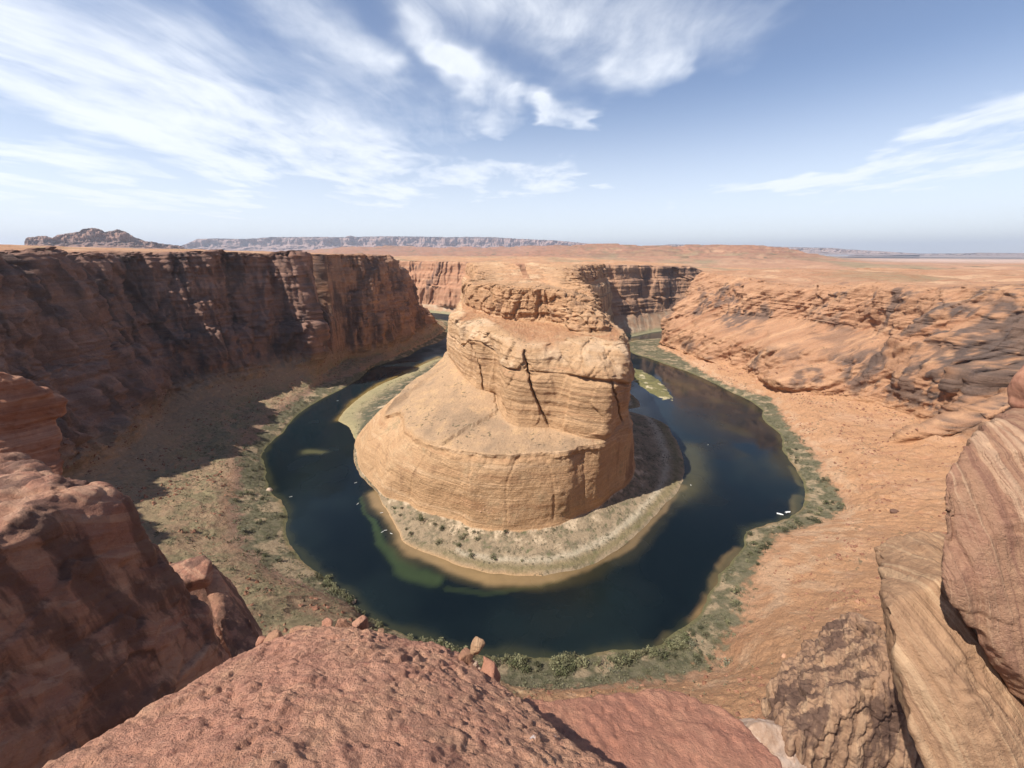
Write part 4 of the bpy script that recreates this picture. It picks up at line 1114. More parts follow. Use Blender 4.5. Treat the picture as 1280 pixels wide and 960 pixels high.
def fg_material(name, base, alt, dark, stripe=None, freq=6.0, samt=0.0, light=(0.6, 0.42, 0.28), rough_bump=1.0, spot=0.0, varn=0.0, scale=1.0, vdir=(1, 1, .25)):
    m, g, p = new_mat(name)
    geo = g.node('ShaderNodeNewGeometry'); P = geo.outputs['Position']
    n1 = g.noise(P, 0.9 * scale, 5, 0.6); n2 = g.noise(P, 5.0 * scale, 6, 0.65); n3 = g.noise(P, 22.0 * scale, 5, 0.7)
    c = g.mix(g.smooth(n1, 0.38, 0.64), base, alt)
    c = g.mix(g.math('MULTIPLY', g.smooth(n2, 0.50, 0.74), 0.75), c, dark)
    c = g.mix(g.math('MULTIPLY', g.smooth(n3, 0.52, 0.75), 0.5), c, light)
    hs = g.math('MULTIPLY', n2, 0.5)
    if stripe is not None:
        sv = Vector(stripe).normalized()
        dp = g.node('ShaderNodeVectorMath', operation='DOT_PRODUCT')
        g.put(dp.inputs[0], P); dp.inputs[1].default_value = sv
        wob = g.math('MULTIPLY', g.math('SUBTRACT', g.noise(P, 0.40, 5, 0.6), 0.5), 0.40)
        q = g.math('ADD', dp.outputs['Value'], wob)
        cb = g.node('ShaderNodeCombineXYZ'); g.put(cb.inputs[0], g.math('MULTIPLY', q, freq))
        pw = g.vmath('ADD', cb.outputs[0], g.vmath('MULTIPLY', P, (0.10, 0.10, 0.10)))
        s1 = g.noise(pw, 1.0, 5, 0.7)
        cb2 = g.node('ShaderNodeCombineXYZ'); g.put(cb2.inputs[1], g.math('MULTIPLY', q, freq * 0.3))
        s2 = g.noise(cb2.outputs[0], 1.0, 3, 0.6)
        c = g.mix(g.math('MULTIPLY', g.smooth(s1, 0.51, 0.60), samt), c, light)
        c = g.mix(g.math('MULTIPLY', g.smooth(s2, 0.50, 0.64), samt * 0.6), c, alt)
        c = g.mix(g.math('MULTIPLY', g.smooth(s1, 0.47, 0.34), samt * 0.8), c, dark)
        hs = g.math('ADD', hs, g.math('MULTIPLY', s1, 0.8 * min(1.0, samt + 0.2)))
    if varn:
        vn = g.noise(g.mapping(P, vdir), 0.9, 5, 0.62)
        c = g.mix(g.math('MULTIPLY', g.smooth(vn, 0.47, 0.57), varn), c, (0.085, 0.050, 0.040))
    if spot:
        sp = g.noise(P, 9.0, 3, 0.6); sq = g.noise(P, 1.3, 2, 0.5)
        k = g.math('MULTIPLY', g.smooth(sp, 0.70, 0.74), g.smooth(sq, 0.52, 0.62))
        c = g.mix(g.math('MULTIPLY', k, spot), c, (0.72, 0.66, 0.62))
    g.put(p.inputs['Base Color'], c)
    rg = g.node('ShaderNodeTexNoise', noise_type='RIDGED_MULTIFRACTAL')
    g.put(rg.inputs['Vector'], P); rg.inputs['Scale'].default_value = 3.2 * scale; rg.inputs['Detail'].default_value = 7; rg.inputs['Roughness'].default_value = 0.6
    c = g.mix(g.math('MULTIPLY', g.smooth(rg.outputs['Fac'], 0.25, 0.02), 0.22), c, dark)
    g.put(p.inputs['Base Color'], c)
    hs = g.math('ADD', hs, g.math('MULTIPLY', rg.outputs['Fac'], 0.12))
    b = g.node('ShaderNodeBump'); b.inputs['Strength'].default_value = 1.0; b.inputs['Distance'].default_value = 0.065 * rough_bump
    g.put(b.inputs['Height'], g.math('ADD', hs, g.math('ADD', g.math('MULTIPLY', n3, 0.35), g.math('MULTIPLY', g.noise(P, 60 * scale, 3, 0.6), 0.12))))
    g.put(p.inputs['Normal'], b.outputs[0])
    return m

def remesh(hulls, voxel, smooth_it=2):
    bm = bmesh.new()
    for pts in hulls:
        b2 = bmesh.new()
        for q in pts: b2.verts.new(Vector(q))
        r = bmesh.ops.convex_hull(b2, input=list(b2.verts))
        junk = list({v for v in (r['geom_interior'] + r['geom_unused']) if isinstance(v, bmesh.types.BMVert)})
        if junk: bmesh.ops.delete(b2, geom=junk, context='VERTS')
        bmesh.ops.recalc_face_normals(b2, faces=list(b2.faces))
        t = bpy.data.meshes.new('tmp'); b2.to_mesh(t); b2.free()
        bm.from_mesh(t); bpy.data.meshes.remove(t)
    me = bpy.data.meshes.new('tmp'); bm.to_mesh(me); bm.free()
    o = bpy.data.objects.new('tmp', me); COL.objects.link(o)
    md = o.modifiers.new('r', 'REMESH'); md.mode = 'VOXEL'; md.voxel_size = voxel; md.adaptivity = 0
    dg = bpy.context.evaluated_depsgraph_get()
    ev = bpy.data.meshes.new_from_object(o.evaluated_get(dg))
    bpy.data.objects.remove(o); bpy.data.meshes.remove(me)
    n = len(ev.vertices)
    V = np.empty(n * 3, np.float32); ev.vertices.foreach_get('co', V); V = V.reshape(-1, 3).astype(float)
    E = np.empty(len(ev.edges) * 2, np.int32); ev.edges.foreach_get('vertices', E); E = E.reshape(-1, 2)
    for _ in range(smooth_it):
        s = np.zeros_like(V); cnt = np.zeros(n)
        np.add.at(s, E[:, 0], V[E[:, 1]]); np.add.at(s, E[:, 1], V[E[:, 0]])
        np.add.at(cnt, E.ravel(), 1)
        V = 0.4 * V + 0.6 * s / np.maximum(cnt, 1)[:, None]
    ev.vertices.foreach_set('co', V.astype(np.float32).ravel()); ev.update()
    return ev, V

def normals(me, n):
    N = np.empty(n * 3, np.float32); me.vertex_normals.foreach_get('vector', N)
    return N.reshape(-1, 3).astype(float)

def rock(name, hulls, voxel, disp, mat, smooth_it=3, origin=None, post=1, **kw):
    me, V = remesh(hulls, voxel, smooth_it)
    N = normals(me, len(V))
    V = V + disp(V, N)
    E = np.empty(len(me.edges) * 2, np.int32); me.edges.foreach_get('vertices', E); E = E.reshape(-1, 2)
    for _ in range(post):
        sm = np.zeros_like(V); cn = np.zeros(len(V))
        np.add.at(sm, E[:, 0], V[E[:, 1]]); np.add.at(sm, E[:, 1], V[E[:, 0]]); np.add.at(cn, E.ravel(), 1)
        V = 0.65 * V + 0.35 * sm / np.maximum(cn, 1)[:, None]
    o0 = np.array(origin) if origin is not None else np.array([V[:, 0].mean(), V[:, 1].mean(), V[:, 2].min()])
    me.vertices.foreach_set('co', (V - o0).astype(np.float32).ravel())
    me.polygons.foreach_set('use_smooth', np.ones(len(me.polygons), bool))
    me.update(); me.name = name
    me.materials.clear(); me.materials.append(mat)
    return put(name, me, loc=tuple(o0), **kw)

def down(pts, dz, shift=(0, 0)):
    return [np.array(p) + np.array([shift[0], shift[1], -dz]) for p in pts]

M_RED = fg_material('red_crumbly_sandstone', (0.445, 0.225, 0.146), (0.505, 0.280, 0.172), (0.265, 0.110, 0.080), light=(0.64, 0.40, 0.29), rough_bump=1.2, spot=0.8, scale=1.6)
M_RED2 = fg_material('red_smooth_sandstone', (0.385, 0.175, 0.115), (0.43, 0.215, 0.135), (0.29, 0.125, 0.08), light=(0.50, 0.29, 0.19), rough_bump=0.8, scale=2.0)
M_BROWN = fg_material('brown_varnished_sandstone', (0.44, 0.235, 0.145), (0.36, 0.17, 0.11), (0.22, 0.11, 0.08), stripe=(0.35, 0.5, 0.8), freq=4, samt=0.45, light=(0.54, 0.34, 0.22), varn=0.75, vdir=(1.6, 1.6, .20), rough_bump=1.8)
M_BED = fg_material('thin_bedded_red_sandstone', (0.40, 0.19, 0.115), (0.33, 0.15, 0.09), (0.18, 0.08, 0.055), stripe=(-0.12, 0.05, 1.0), freq=4.5, samt=0.5, light=(0.50, 0.28, 0.18))
M_STRIPE = fg_material('striped_red_sandstone', (0.385, 0.205, 0.130), (0.41, 0.240, 0.145), (0.225, 0.112, 0.078), stripe=(0.94, -0.20, 0.22), freq=10.0, samt=0.95, light=(0.55, 0.355, 0.225), rough_bump=1.7, scale=1.2)
M_TAN = fg_material('tan_banded_sandstone', (0.41, 0.245, 0.140), (0.36, 0.21, 0.120), (0.23, 0.13, 0.078), stripe=(0.90, -0.05, 0.42), freq=8.0, samt=0.8, light=(0.52, 0.345, 0.205), rough_bump=1.4)
M_FLUTE = fg_material('dark_fluted_sandstone', (0.39, 0.235, 0.140), (0.33, 0.195, 0.118), (0.17, 0.10, 0.07), stripe=(0.82, -0.55, 0.12), freq=6.0, samt=0.5, light=(0.52, 0.345, 0.21), varn=0.85, vdir=(2.4, 2.4, .35), rough_bump=1.5)
M_PALE = fg_material('pale_bleached_sandstone', (0.46, 0.30, 0.20), (0.55, 0.42, 0.33), (0.33, 0.19, 0.12), light=(0.62, 0.50, 0.41), scale=1.5)
M_STONE = fg_material('orange_stone', (0.45, 0.255, 0.15), (0.38, 0.19, 0.115), (0.27, 0.13, 0.08), light=(0.58, 0.38, 0.24), scale=2.0)

def crumbly(a=1.0, seed=200):
    def f(V, N):
        q = V + np.stack([fbm(V, .5, 2, seed), fbm(V, .5, 2, seed + 1), fbm(V, .5, 2, seed + 2)], 1) * .12
        # scales dipping the same way, so that one side of each step is sharp
        g = V @ np.array([.78, -.30, .55]) + fbm(V, .6, 3, seed + 8) * .16
        cell = fbm(np.stack([g * 5.5, V[:, 1] * 2.2, V[:, 2] * 2.2], 1), 1.0, 3, seed + 9, .6)
        sc = (cell * 3.0) % 1.0
        step = np.where(sc < .82, sc / .82, (1 - sc) / .18)
        d = fbm(V, 1.4, 3, seed + 3) * .10 + fbm(q, .20, 4, seed + 5, .66) * .030 + ridged(q, .13, 3, seed + 4, .6) * .012
        gate = sstep(fbm(V, .45, 3, seed + 6), -.25, .35)
        w1, j1 = blocks(q, .26, seed + 10, (1, 1, 1.3)); w2, j2 = blocks(q, .095, seed + 11, (1, 1, 1.2))
        d = d + (w1 * .015 + w2 * .014 * (.5 + gate) - j1 * .010 + blocks(q, .045, seed + 12)[0] * .0095) * 1.1
        pits = sstep(fbm(V, .15, 3, seed + 7), .42, .62)
        return N * ((d + step * .010 * gate - pits * .018) * a)[:, None]
    return f
def slabby(a=1.0, seed=230, bed=(0, 0, 1), per=.35, amp=.10, blk=1.0, flute=0.0):
    bed = np.array(bed, float); bed /= np.linalg.norm(bed)
    def f(V, N):
        q = V @ bed + fbm(V, 2.0, 3, seed) * .25
        L = fbm(np.stack([q / per, V[:, 0] * .12, V[:, 1] * .12], 1), 1.0, 4, seed + 1, .62)
        w1, j1 = blocks(V, 1.1, seed + 6, (1, 1, .8)); w2, j2 = blocks(V, .34, seed + 7, (1, 1, 1))
        d = L * amp + (w1 * .07 - j1 * .03 + w2 * .022) * blk + (ridged(V, .6, 4, seed + 8, .6, (1, 1, .16)) * flute if flute else 0) + fbm(V, 2.2, 3, seed + 2) * .22 + fbm(V, .45, 4, seed + 3, .6) * .06 + ridged(V, 1.2, 3, seed + 4, .5, (1, 1, .5)) * .07
        return N * (d * a)[:, None]
    return f

# front boulder
A_crest = [(85,958,1.35),(130,925,1.5),(220,868,1.85),(300,820,2.25),(345,797,2.45),(390,785,2.6),(440,781,2.65),(490,790,2.6),(540,806,2.5),(590,830,2.35),(612,858,2.15),(662,893,1.85),(704,926,1.62),(745,962,1.4)]
A = [D(*c) for c in A_crest]
A += down(A, 2.2, (0.1, 0.7)) + [D(-40, 1010, 1.0), D(300, 1050, 0.75), D(600, 1050, 0.75), D(820, 1010, 1.1)]
A += [np.array([-2.6, -.4, -2.6]), np.array([1.2, -.5, -2.6]), np.array([-2.6, -.4, -5]), np.array([1.2, -.5, -5]), D(430, 850, 1.98), D(300, 900, 1.62), D(540, 890, 1.78)]
rock('rock_outcrop', [A], 0.0125, crumbly(.60, 200), M_RED, 4, label='rough pinkish red crumbly boulder filling the bottom centre, speckled with white', cat='rock')
A2c = [(560,905,1.87),(640,872,2.11),(700,874,2.20),(770,868,2.29),(815,860,2.38),(850,863,2.34),(900,884,2.20),(940,910,2.02),(972,945,1.80),(985,965,1.72)]
A2 = [D(*c) for c in A2c]
A2 += down(A2, 2.5, (0.05, 0.6)) + [D(600, 1040, 1.25), D(800, 1060, 1.22), D(1010, 1020, 1.5), D(800, 930, 1.9)]
A2 += down(A2[-4:-1], 3.0)
rock('rock_outcrop', [A2], 0.020, crumbly(.55, 260), M_RED2, 5, label='smooth deep red rounded ledge just right of the pink boulder', cat='rock')

# big shaded block on the left
B = [D(0,590,8.2), D(37,588,8.2), D(77,592,7.7), D(121,607,7.35), D(138,620,7.1), D(152,643,7.2), D(167,668,7.35), D(196,706,7.5), D(217,733,7.6), D(246,768,7.7), D(270,803,7.6), D(290,832,7.5),
     D(65,622,6.35), D(0,680,5.35), np.array([-8.5, 3.4, -4.5]), np.array([-8.4, .5, -4.7]), np.array([-8.1, .5, -9.5]), np.array([-7.9, 4.0, -9.8]), np.array([-7.6, 7.3, -10.5]), np.array([-8.2, 7.9, -10.5]),
     np.array([-14, 9, -5.0]), np.array([-14, .5, -4.5]), np.array([-14, 9, -10.5]), np.array([-14, .5, -10.5])]
Bt = [D(-20,585,8.0), D(30,586,8.0), D(74,592,7.5), D(66,612,6.6), D(20,640,6.1), D(-20,650,6.0)]
Bt += down(Bt, .8)
rock('rock_outcrop', [B, Bt], 0.045, slabby(.85, 300, (.2, .3, .9), .5, .07, 1.5, .10), M_BROWN, 2, label='huge brown shaded rock face at the lower left with a sunlit flat top', cat='rock')
C1 = [D(-60,452,12.6), D(0,464,13), D(22,471,13.2), D(44,482,13.5), D(62,491,13.7), D(81,500,14), D(81,515,14), D(66,522,13.9), D(0,538,13), D(-60,545,12.5)]
C1 += down(C1[:6], 1.5, (-5.0, 3.0)) + down(C1[6:], .3, (-5.0, 3.0))
C2 = [D(-60,530,12.6), D(0,530,13.1), D(66,521,13.9), D(69,542,13.8), D(79,566,13.6), D(78,610,13.2), D(60,650,12.6), D(-60,650,11.8)]
C2 += down(C2, .4, (-5.0, 3.0))
rock('rock_outcrop', [C1, C2], 0.07, slabby(.75, 340, (-.12, .05, 1), .42, .22), M_BED, 1, label='thin bedded red ledge in shade at the left frame edge with a bright crest', cat='rock')
D1 = [D(196,709,11.73), D(225,701,11.94), D(254,694,12.07), D(262,703,11.80), D(257,722,11.25), D(238,727,11.04), D(212,731,10.83)]
D1 += down(D1, .58, (-.14, .16))
D2 = [D(256,708,11.87), D(263,704,12.07), D(281,733,11.80), D(294,765,11.52), D(303,782,11.32), D(316,795,10.97), D(324,806,10.69), D(306,826,9.94), D(288,822,10.07), D(268,765,10.97), D(255,728,11.45)]
D2 += down(D2, 1.7, (-.25, .9))
D3 = [D(205,722,12.42), D(262,720,12.83), D(292,800,12.01), D(285,850,11.04), D(215,850,11.32)]
D3 += down(D3, 1.1, (-.2, 1.0))
D4 = [D(300,782,11.18), D(307,771,11.25), D(312,774,11.18), D(318,790,10.97), D(305,800,10.90)]
D4 += down(D4, .5, (0, .2))
rock('rock_outcrop', [D1, D2, D3, D4], 0.04, slabby(.45, 380, (.1, .2, 1), .25, .07), M_BROWN, 2, label='leaning block with sunlit square top beside the huge brown rock face', cat='rock')

# right hand rocks
E = [D(1262,523,6.1), D(1241,527,6.0), D(1226,538,5.9), D(1209,550,5.8), D(1199,561,5.7), D(1190,580,5.6), D(1179,600,5.5), D(1175,620,5.4), D(1180,664,5.15), D(1180,718,4.85), D(1184,743,4.7), D(1198,766,4.6), D(1219,795,4.5), D(1244,832,4.4), D(1268,868,4.3), D(1300,910,4.2),
     D(1340,515,6.0), D(1360,700,4.5), D(1360,930,3.6), D(1250,660,4.85), D(1270,780,4.3)]
E += [p + np.array([3.2, 1.8, -.2]) for p in E[:16]] + [np.array([9.5, 4.5, -2.6]), np.array([9.5, 4.5, -7])]
rock('rock_outcrop', [E], 0.034, slabby(.6, 420, (.94, -.2, .22), .13, .17, .5), M_STRIPE, 1, label='tall red rock with upright cream stripes at the right edge', cat='rock')
G = [D(1259,490,7.0), D(1262,474,7.0), D(1270,462,7.0), D(1285,450,7.0), D(1340,440,7.0), D(1262,506,6.9), D(1271,517,6.8), D(1290,524,6.6), D(1340,528,6.4), D(1300,490,6.4)]
G += [p + np.array([3.0, 1.2, .1]) for p in G]
rock('rock_outcrop', [G], 0.045, slabby(.4, 440, (.2, .1, 1), .3, .1), M_RED2, 2, label='rounded red knob poking in at the right edge above the striped rock', cat='rock')
F = [D(1108,760,5.2), D(1121,749,5.3), D(1138,751,5.4), D(1151,743,5.4), D(1180,727,5.5), D(1230,740,5.5), D(1300,800,5.2), D(1340,900,4.6), D(1112,775,5.1), D(1118,797,4.95), D(1124,822,4.8), D(1127,855,4.55), D(1140,910,4.2), D(1162,965,3.9), D(1190,1010,3.6), D(1340,1010,3.4), D(1210,860,4.2)]
F += [p + np.array([2.2, 2.4, -.8]) for p in F]
rock('rock_outcrop', [F], 0.04, slabby(.6, 460, (.9, -.05, .42), .16, .17, .6), M_TAN, 1, label='tan banded slab below the striped red rock at lower right', cat='rock')
H = [D(1122,824,6.6), D(1108,830,6.7), D(1095,838,6.7), D(1076,856,6.6), D(1058,871,6.5), D(1040,877,6.45), D(1037,890,6.3), D(1015,903,6.2), D(995,918,6.1), D(989,932,6.0), D(985,965,6.0), D(1000,1020,5.9), D(1180,1020,5.6), D(1150,850,6.3), D(1080,930,6.15)]
H += [p + np.array([1.2, 2.2, -1.2]) for p in H]
def fluted(V, N):
    r = ridged(V, .50, 4, 481, .6, (1.5, 1.5, .14))
    w1, j1 = blocks(V, .8, 484, (1, 1, .5)); w2, j2 = blocks(V, .28, 485, (1, 1, .6))
    return N * (w1 * .07 - j1 * .03 + w2 * .03 + fbm(np.stack([(V @ np.array([.82, -.55, .12]) + fbm(V, 1.5, 2, 486) * .15) / .14, V[:, 2] * .25, V[:, 1] * .1], 1), 1.0, 3, 487, .6) * .10 + r * .15 + fbm(V, 1.2, 4, 482, .55) * .10 + fbm(V, .2, 3, 483) * .03)[:, None]
rock('rock_outcrop', [H], 0.028, fluted, M_FLUTE, 1, label='dark fluted rock stepping down to the left of the tan slab', cat='rock')
I = [D(931,915,6.3), D(940,907,6.4), D(953,902,6.5), D(968,905,6.5), D(990,911,6.5), D(1010,925,6.3), D(1010,1000,5.4), D(960,1000,5.4), D(965,935,6.05)]
I += [p + np.array([.3, .9, -1.4]) for p in I]
rock('rock_outcrop', [I], 0.03, slabby(.4, 500, (0, .2, 1), .2, .12), M_PALE, 2, label='pale bleached rock in the gap between red ledge and dark fluted rock', cat='rock')

# loose stones
def stone(px, py, y, sx, sy, sz, seed, mat, label, rot=0.0, name='stone'):
    c = D(px, py, y)
    r2 = np.random.default_rng(seed)
    dirs = r2.normal(size=(14, 3)); dirs /= np.linalg.norm(dirs, axis=1, keepdims=True)
    dirs = dirs * (0.9 + 0.3 * r2.random((14, 1)))
    ca, sa = math.cos(rot), math.sin(rot)
    pts = dirs * np.array([sx, sy, sz])
    pts = np.stack([pts[:, 0] * ca - pts[:, 2] * sa, pts[:, 1], pts[:, 0] * sa + pts[:, 2] * ca], 1) + c
    def f(V, N):
        return N * (fbm(V, max(sx, sz) * .8, 4, seed, .6) * max(sx, sz) * .10)[:, None]
    return rock(name, [pts], max(min(sx, sz) / 9.0, .007), f, mat, 1, post=0, label=label, cat='stone', group='loose stones on the near rim')
stone(343, 799, 2.60, .085, .08, .070, 1, M_STONE, 'round tan stone at the left end of the row behind the pink boulder')
stone(327, 803, 2.62, .065, .06, .050, 2, M_RED2, 'small dark red stone tucked beside the round tan stone')
stone(381, 790, 2.72, .155, .10, .060, 3, M_STONE, 'long flat orange stone in the middle of the row behind the pink boulder')
stone(409, 780, 2.80, .085, .07, .055, 4, M_RED2, 'blunt red stone right of the long flat orange stone')
stone(428, 781, 2.82, .075, .07, .055, 5, M_STONE, 'notched orange stone between the blunt red stone and the pink topped one')
stone(453, 782, 2.78, .095, .08, .080, 6, M_RED, 'pale pink topped stone at the right end of the row behind the boulder')
stone(478, 790, 2.72, .06, .05, .03, 7, M_STONE, 'low flat stone just right of the pale pink topped stone')
stone(597, 807, 2.34, .062, .07, .090, 8, M_TAN, 'upright tan stone perched alone on the boulder corner', rot=-.35)
stone(581, 821, 2.34, .095, .07, .060, 9, M_STONE, 'wedge shaped orange stone under the perched tan stone', rot=.5)
stone(594, 830, 2.30, .028, .03, .024, 10, M_PALE, 'small cream pebble below the perched tan stone')
stone(599, 838, 2.26, .026, .025, .026, 11, M_PALE, 'lower cream pebble resting on the dark boulder corner')
stone(611, 846, 2.20, .085, .11, .180, 12, M_RED2, 'dark red knob of rock on the corner beneath the perched stone', rot=.3)

# ================================================================== SHRUBS, BOULDERS, BOATS
def leaf_material(name, c1, c2):
    m, g, p = new_mat(name)
    oi = g.node('ShaderNodeObjectInfo'); geo = g.node('ShaderNodeNewGeometry')
    n = g.noise(geo.outputs['Position'], 0.7, 3, 0.6)
    k = g.math('ADD', g.math('MULTIPLY', n, 0.8), g.math('MULTIPLY', g.math('SUBTRACT', oi.outputs['Random'], 0.5), 0.7))
    g.put(p.inputs['Base Color'], g.mix(g.smooth(k, 0.15, 0.65), c1, c2))
    p.inputs['Roughness'].default_value = 0.8
    return m
M_GREEN = leaf_material('willow_leaves', (0.105, 0.108, 0.052), (0.225, 0.212, 0.115))
M_OLIVE = leaf_material('tamarisk_leaves', (0.075, 0.074, 0.040), (0.165, 0.150, 0.085))
M_SAGE = leaf_material('sage_leaves', (0.130, 0.130, 0.080), (0.215, 0.205, 0.135))
M_STEM, _g, _p = new_mat('grey_stems'); _p.inputs['Base Color'].default_value = (0.16, 0.12, 0.085, 1)

def shrub_parts(seed, n, leaf):
    """crown of leaf clumps and a handful of tapered stems, about one unit across and tall"""
    r = np.random.default_rng(seed)
    lobes = [(r.normal(0, .25), r.normal(0, .25), .35 + .4 * r.random(), .20 + .16 * r.random()) for _ in range(9)]
    V, F = [], []
    for k in range(n):
        lx, ly, lz, lr = lobes[k % 9]
        d = r.normal(size=3); d /= np.linalg.norm(d)
        c = np.array([lx, ly, lz]) + d * lr * (0.55 + 0.5 * r.random())
        c[2] = max(c[2], .05)
        a = r.normal(size=3); a /= np.linalg.norm(a); b = np.cross(a, d + r.normal(size=3) * .5); b /= np.linalg.norm(b) + 1e-6
        s1 = leaf * (.6 + .8 * r.random()); s2 = s1 * (.4 + .5 * r.random())
        i = len(V); V += [c - a * s1 - b * s2 * .3, c + b * s2, c + a * s1 - b * s2 * .3, c - b * s2]; F.append((i, i + 1, i + 2, i + 3))
    SV, SF = [], []
    for k in range(6):
        ang = r.random() * 6.28; l = .55 + .3 * r.random(); t = np.array([math.cos(ang) * .25, math.sin(ang) * .25, l])
        i = len(SV)
        for (q, rad) in ((np.zeros(3), .028), (t * .5 + r.normal(size=3) * .03, .018), (t, .006)):
            for m_ in range(4): SV.append(q + rad * np.array([math.cos(m_ * 1.571), math.sin(m_ * 1.571), 0]))
        for lv in (0, 4):
            for m_ in range(4): SF.append((i + lv + m_, i + lv + (m_ + 1) % 4, i + lv + 4 + (m_ + 1) % 4, i + lv + 4 + m_))
    return np.array(V), np.array(F), np.array(SV), np.array(SF)

PROTO = {}
for kind, mat in (('green', M_GREEN), ('olive', M_OLIVE), ('sage', M_SAGE)):
    PROTO[kind] = []
    for sd in range(4):
        V, F, SV, SF = shrub_parts(50 + sd + len(kind) * 10, 170, .085)
        PROTO[kind].append((mesh_np(kind + '_foliage', V, F, mat, False), mesh_np(kind + '_stems', SV, SF, M_STEM, True)))

def cell_area(Pg):
    a = np.zeros(Pg.shape[:2])
    a[:-1, :-1] = np.linalg.norm(np.cross(Pg[1:, :-1] - Pg[:-1, :-1], Pg[:-1, 1:] - Pg[:-1, :-1]), axis=2)
    return a.ravel()
OVf = OV.reshape(-1, 3); OTf = OT.ravel(); OA = cell_area(OV)
BVf = BV.reshape(-1, 3); BTf = BT.ravel(); BA = cell_area(BV)
def project(V):
    cp, sp = math.cos(R(PITCH)), math.sin(R(PITCH))
    dep = V[:, 1] * cp - V[:, 2] * sp
    dd = np.where(dep > 1, dep, 1e9)
    return 640 + FOC * V[:, 0] / dd, 480 - FOC * (V[:, 1] * sp + V[:, 2] * cp) / dd, dep
OPX, OPY, ODP = project(OVf); BPX, BPY, BDP = project(BVf)
inview = (ODP > 10) & (OPX > -30) & (OPX < 1310) & (OPY < 985)

def pick(w, n, seed):
    r = np.random.default_rng(seed)
    return r.choice(len(w), n, replace=True, p=w / w.sum())

def add_shrub(p, h, wd, kind, label, group, i):
    e = bpy.data.objects.new('shrub', None); COL.objects.link(e)
    e.location = p; e.rotation_euler = (0, 0, (i * 2.39) % 6.28); e.scale = (wd, wd, h)
    tag(e, label, 'shrub', group)
    fo, st = PROTO[kind][i % 4]
    a = bpy.data.objects.new('foliage', fo); COL.objects.link(a); a.parent = e
    b = bpy.data.objects.new('stem', st); COL.objects.link(b); b.parent = e
    return e

r_ = np.random.default_rng(77)
clump = sstep(fbm(OVf * np.array([1, 1, 0]), 26, 3, 300), -0.25, 0.35)
strip = np.exp(-((OTf - 1.32) / 0.16) ** 2)                # the thicket along the water
band = sstep(OTf, 1.12, 1.25) * (1 - sstep(OTf, 1.95, 2.2))
count = 0
jobs = [
    ('near', (OPX > 600) & (OPX < 860) & (OPY > 790) & (ODP < 600), strip, 96, ('green', 'olive', 'green'), (3.4, 6.6), 'bushy green shrub in the thicket along the near bank at the bottom of the bend', 'green shrubs along the near bank'),
    ('right', (OPX >= 845) & (OPX < 1060) & (OPY > 545), band, 76, ('olive', 'olive', 'sage', 'green'), (3.5, 6.5), 'grey olive shrub in the scrub strip along the right bank below the talus', 'olive shrubs along the right bank'),
    ('low', (OPX > 330) & (OPX <= 600) & (OPY > 700), strip, 58, ('green', 'olive', 'green'), (3.5, 6.5), 'dark green shrub on the narrow bank below the tan gullied slope', 'dark green shrubs on the lower left bank'),
    ('left', (OPX > 230) & (OPX <= 420) & (OPY > 480) & (OPY <= 720), band, 44, ('olive', 'green', 'sage'), (3.5, 6.0), 'olive shrub on the sunlit flat beside the left bank', 'olive shrubs on the left flat'),
]
for key, reg, dens, n, kinds, (h0, h1), label, group in jobs:
    w = OA * reg * dens * clump * inview
    for i in pick(w, n, 400 + n):
        h = h0 + (h1 - h0) * r_.random() ** 1.5
        add_shrub(tuple(OVf[i] - [0, 0, .3]), h, h * (.85 + .5 * r_.random()), kinds[count % len(kinds)], label, group, count)
        count += 1
bw = BA * (BTf > 1.3) * (BTf < 1.98) * (BPX > 480) * (BPX < 660) * (BPY > 600) * (BDP > 10) * sstep(fbm(BVf, 22, 3, 301), -.1, .3)
for i in pick(bw, 22, 555):
    h = 2.6 + 2.4 * r_.random()
    add_shrub(tuple(BVf[i] - [0, 0, .2]), h, h * 1.15, ('green', 'olive')[count % 2], 'small dark shrub on the pale sandy beach at the foot of the butte', 'dark shrubs on the butte beach', count); count += 1
def at_terrain(px, py, which='o'):
    X, Y_, Dp, VV = (OPX, OPY, ODP, OVf) if which == 'o' else (BPX, BPY, BDP, BVf)
    return VV[np.argmin((X - px) ** 2 + (Y_ - py) ** 2 + 1e6 * (Dp < 10))]
add_shrub(tuple(at_terrain(526, 652, 'b')), 7.0, 8.5, 'green', 'big round green bush standing alone on pale sand below the butte', None, count)
add_shrub(tuple(at_terrain(589, 697, 'b')), 5.0, 6.0, 'green', 'round green bush near the tan waterline below the butte', None, count + 1)
add_shrub(tuple(at_terrain(919, 741)), 6.5, 7.5, 'green', 'bright green bush inside the grey scrub of the right bank', None, count + 2)

# the rest of the scrub, too many to count
def scrub(name, spots, sizes, mat, seed, nl=9, label=None):
    r = np.random.default_rng(seed)
    n = len(spots)
    c = np.repeat(spots, nl, 0) + r.normal(size=(n * nl, 3)) * np.repeat(sizes, nl)[:, None] * np.array([.38, .38, .22]) + np.array([0, 0, .25]) * np.repeat(sizes, nl)[:, None]
    a = r.normal(size=c.shape); a /= np.linalg.norm(a, axis=1, keepdims=True)
    b = np.cross(a, r.normal(size=c.shape)); b /= np.linalg.norm(b, axis=1, keepdims=True)
    s = (np.repeat(sizes, nl) * .24 * (.6 + .8 * r.random(n * nl)))[:, None]
    V = np.stack([c - a * s, c + b * s * .7, c + a * s, c - b * s * .7], 1).reshape(-1, 3)
    put(name, mesh_np(name, V, np.arange(len(V)).reshape(-1, 4), mat, False), label=label, cat='scrub', kind='stuff')
clump2 = sstep(fbm(OVf * np.array([1, 1, 0]), 20, 4, 302), -0.30, 0.30)
sideL = 1 - sstep(OVf[:, 0], -150, 250)
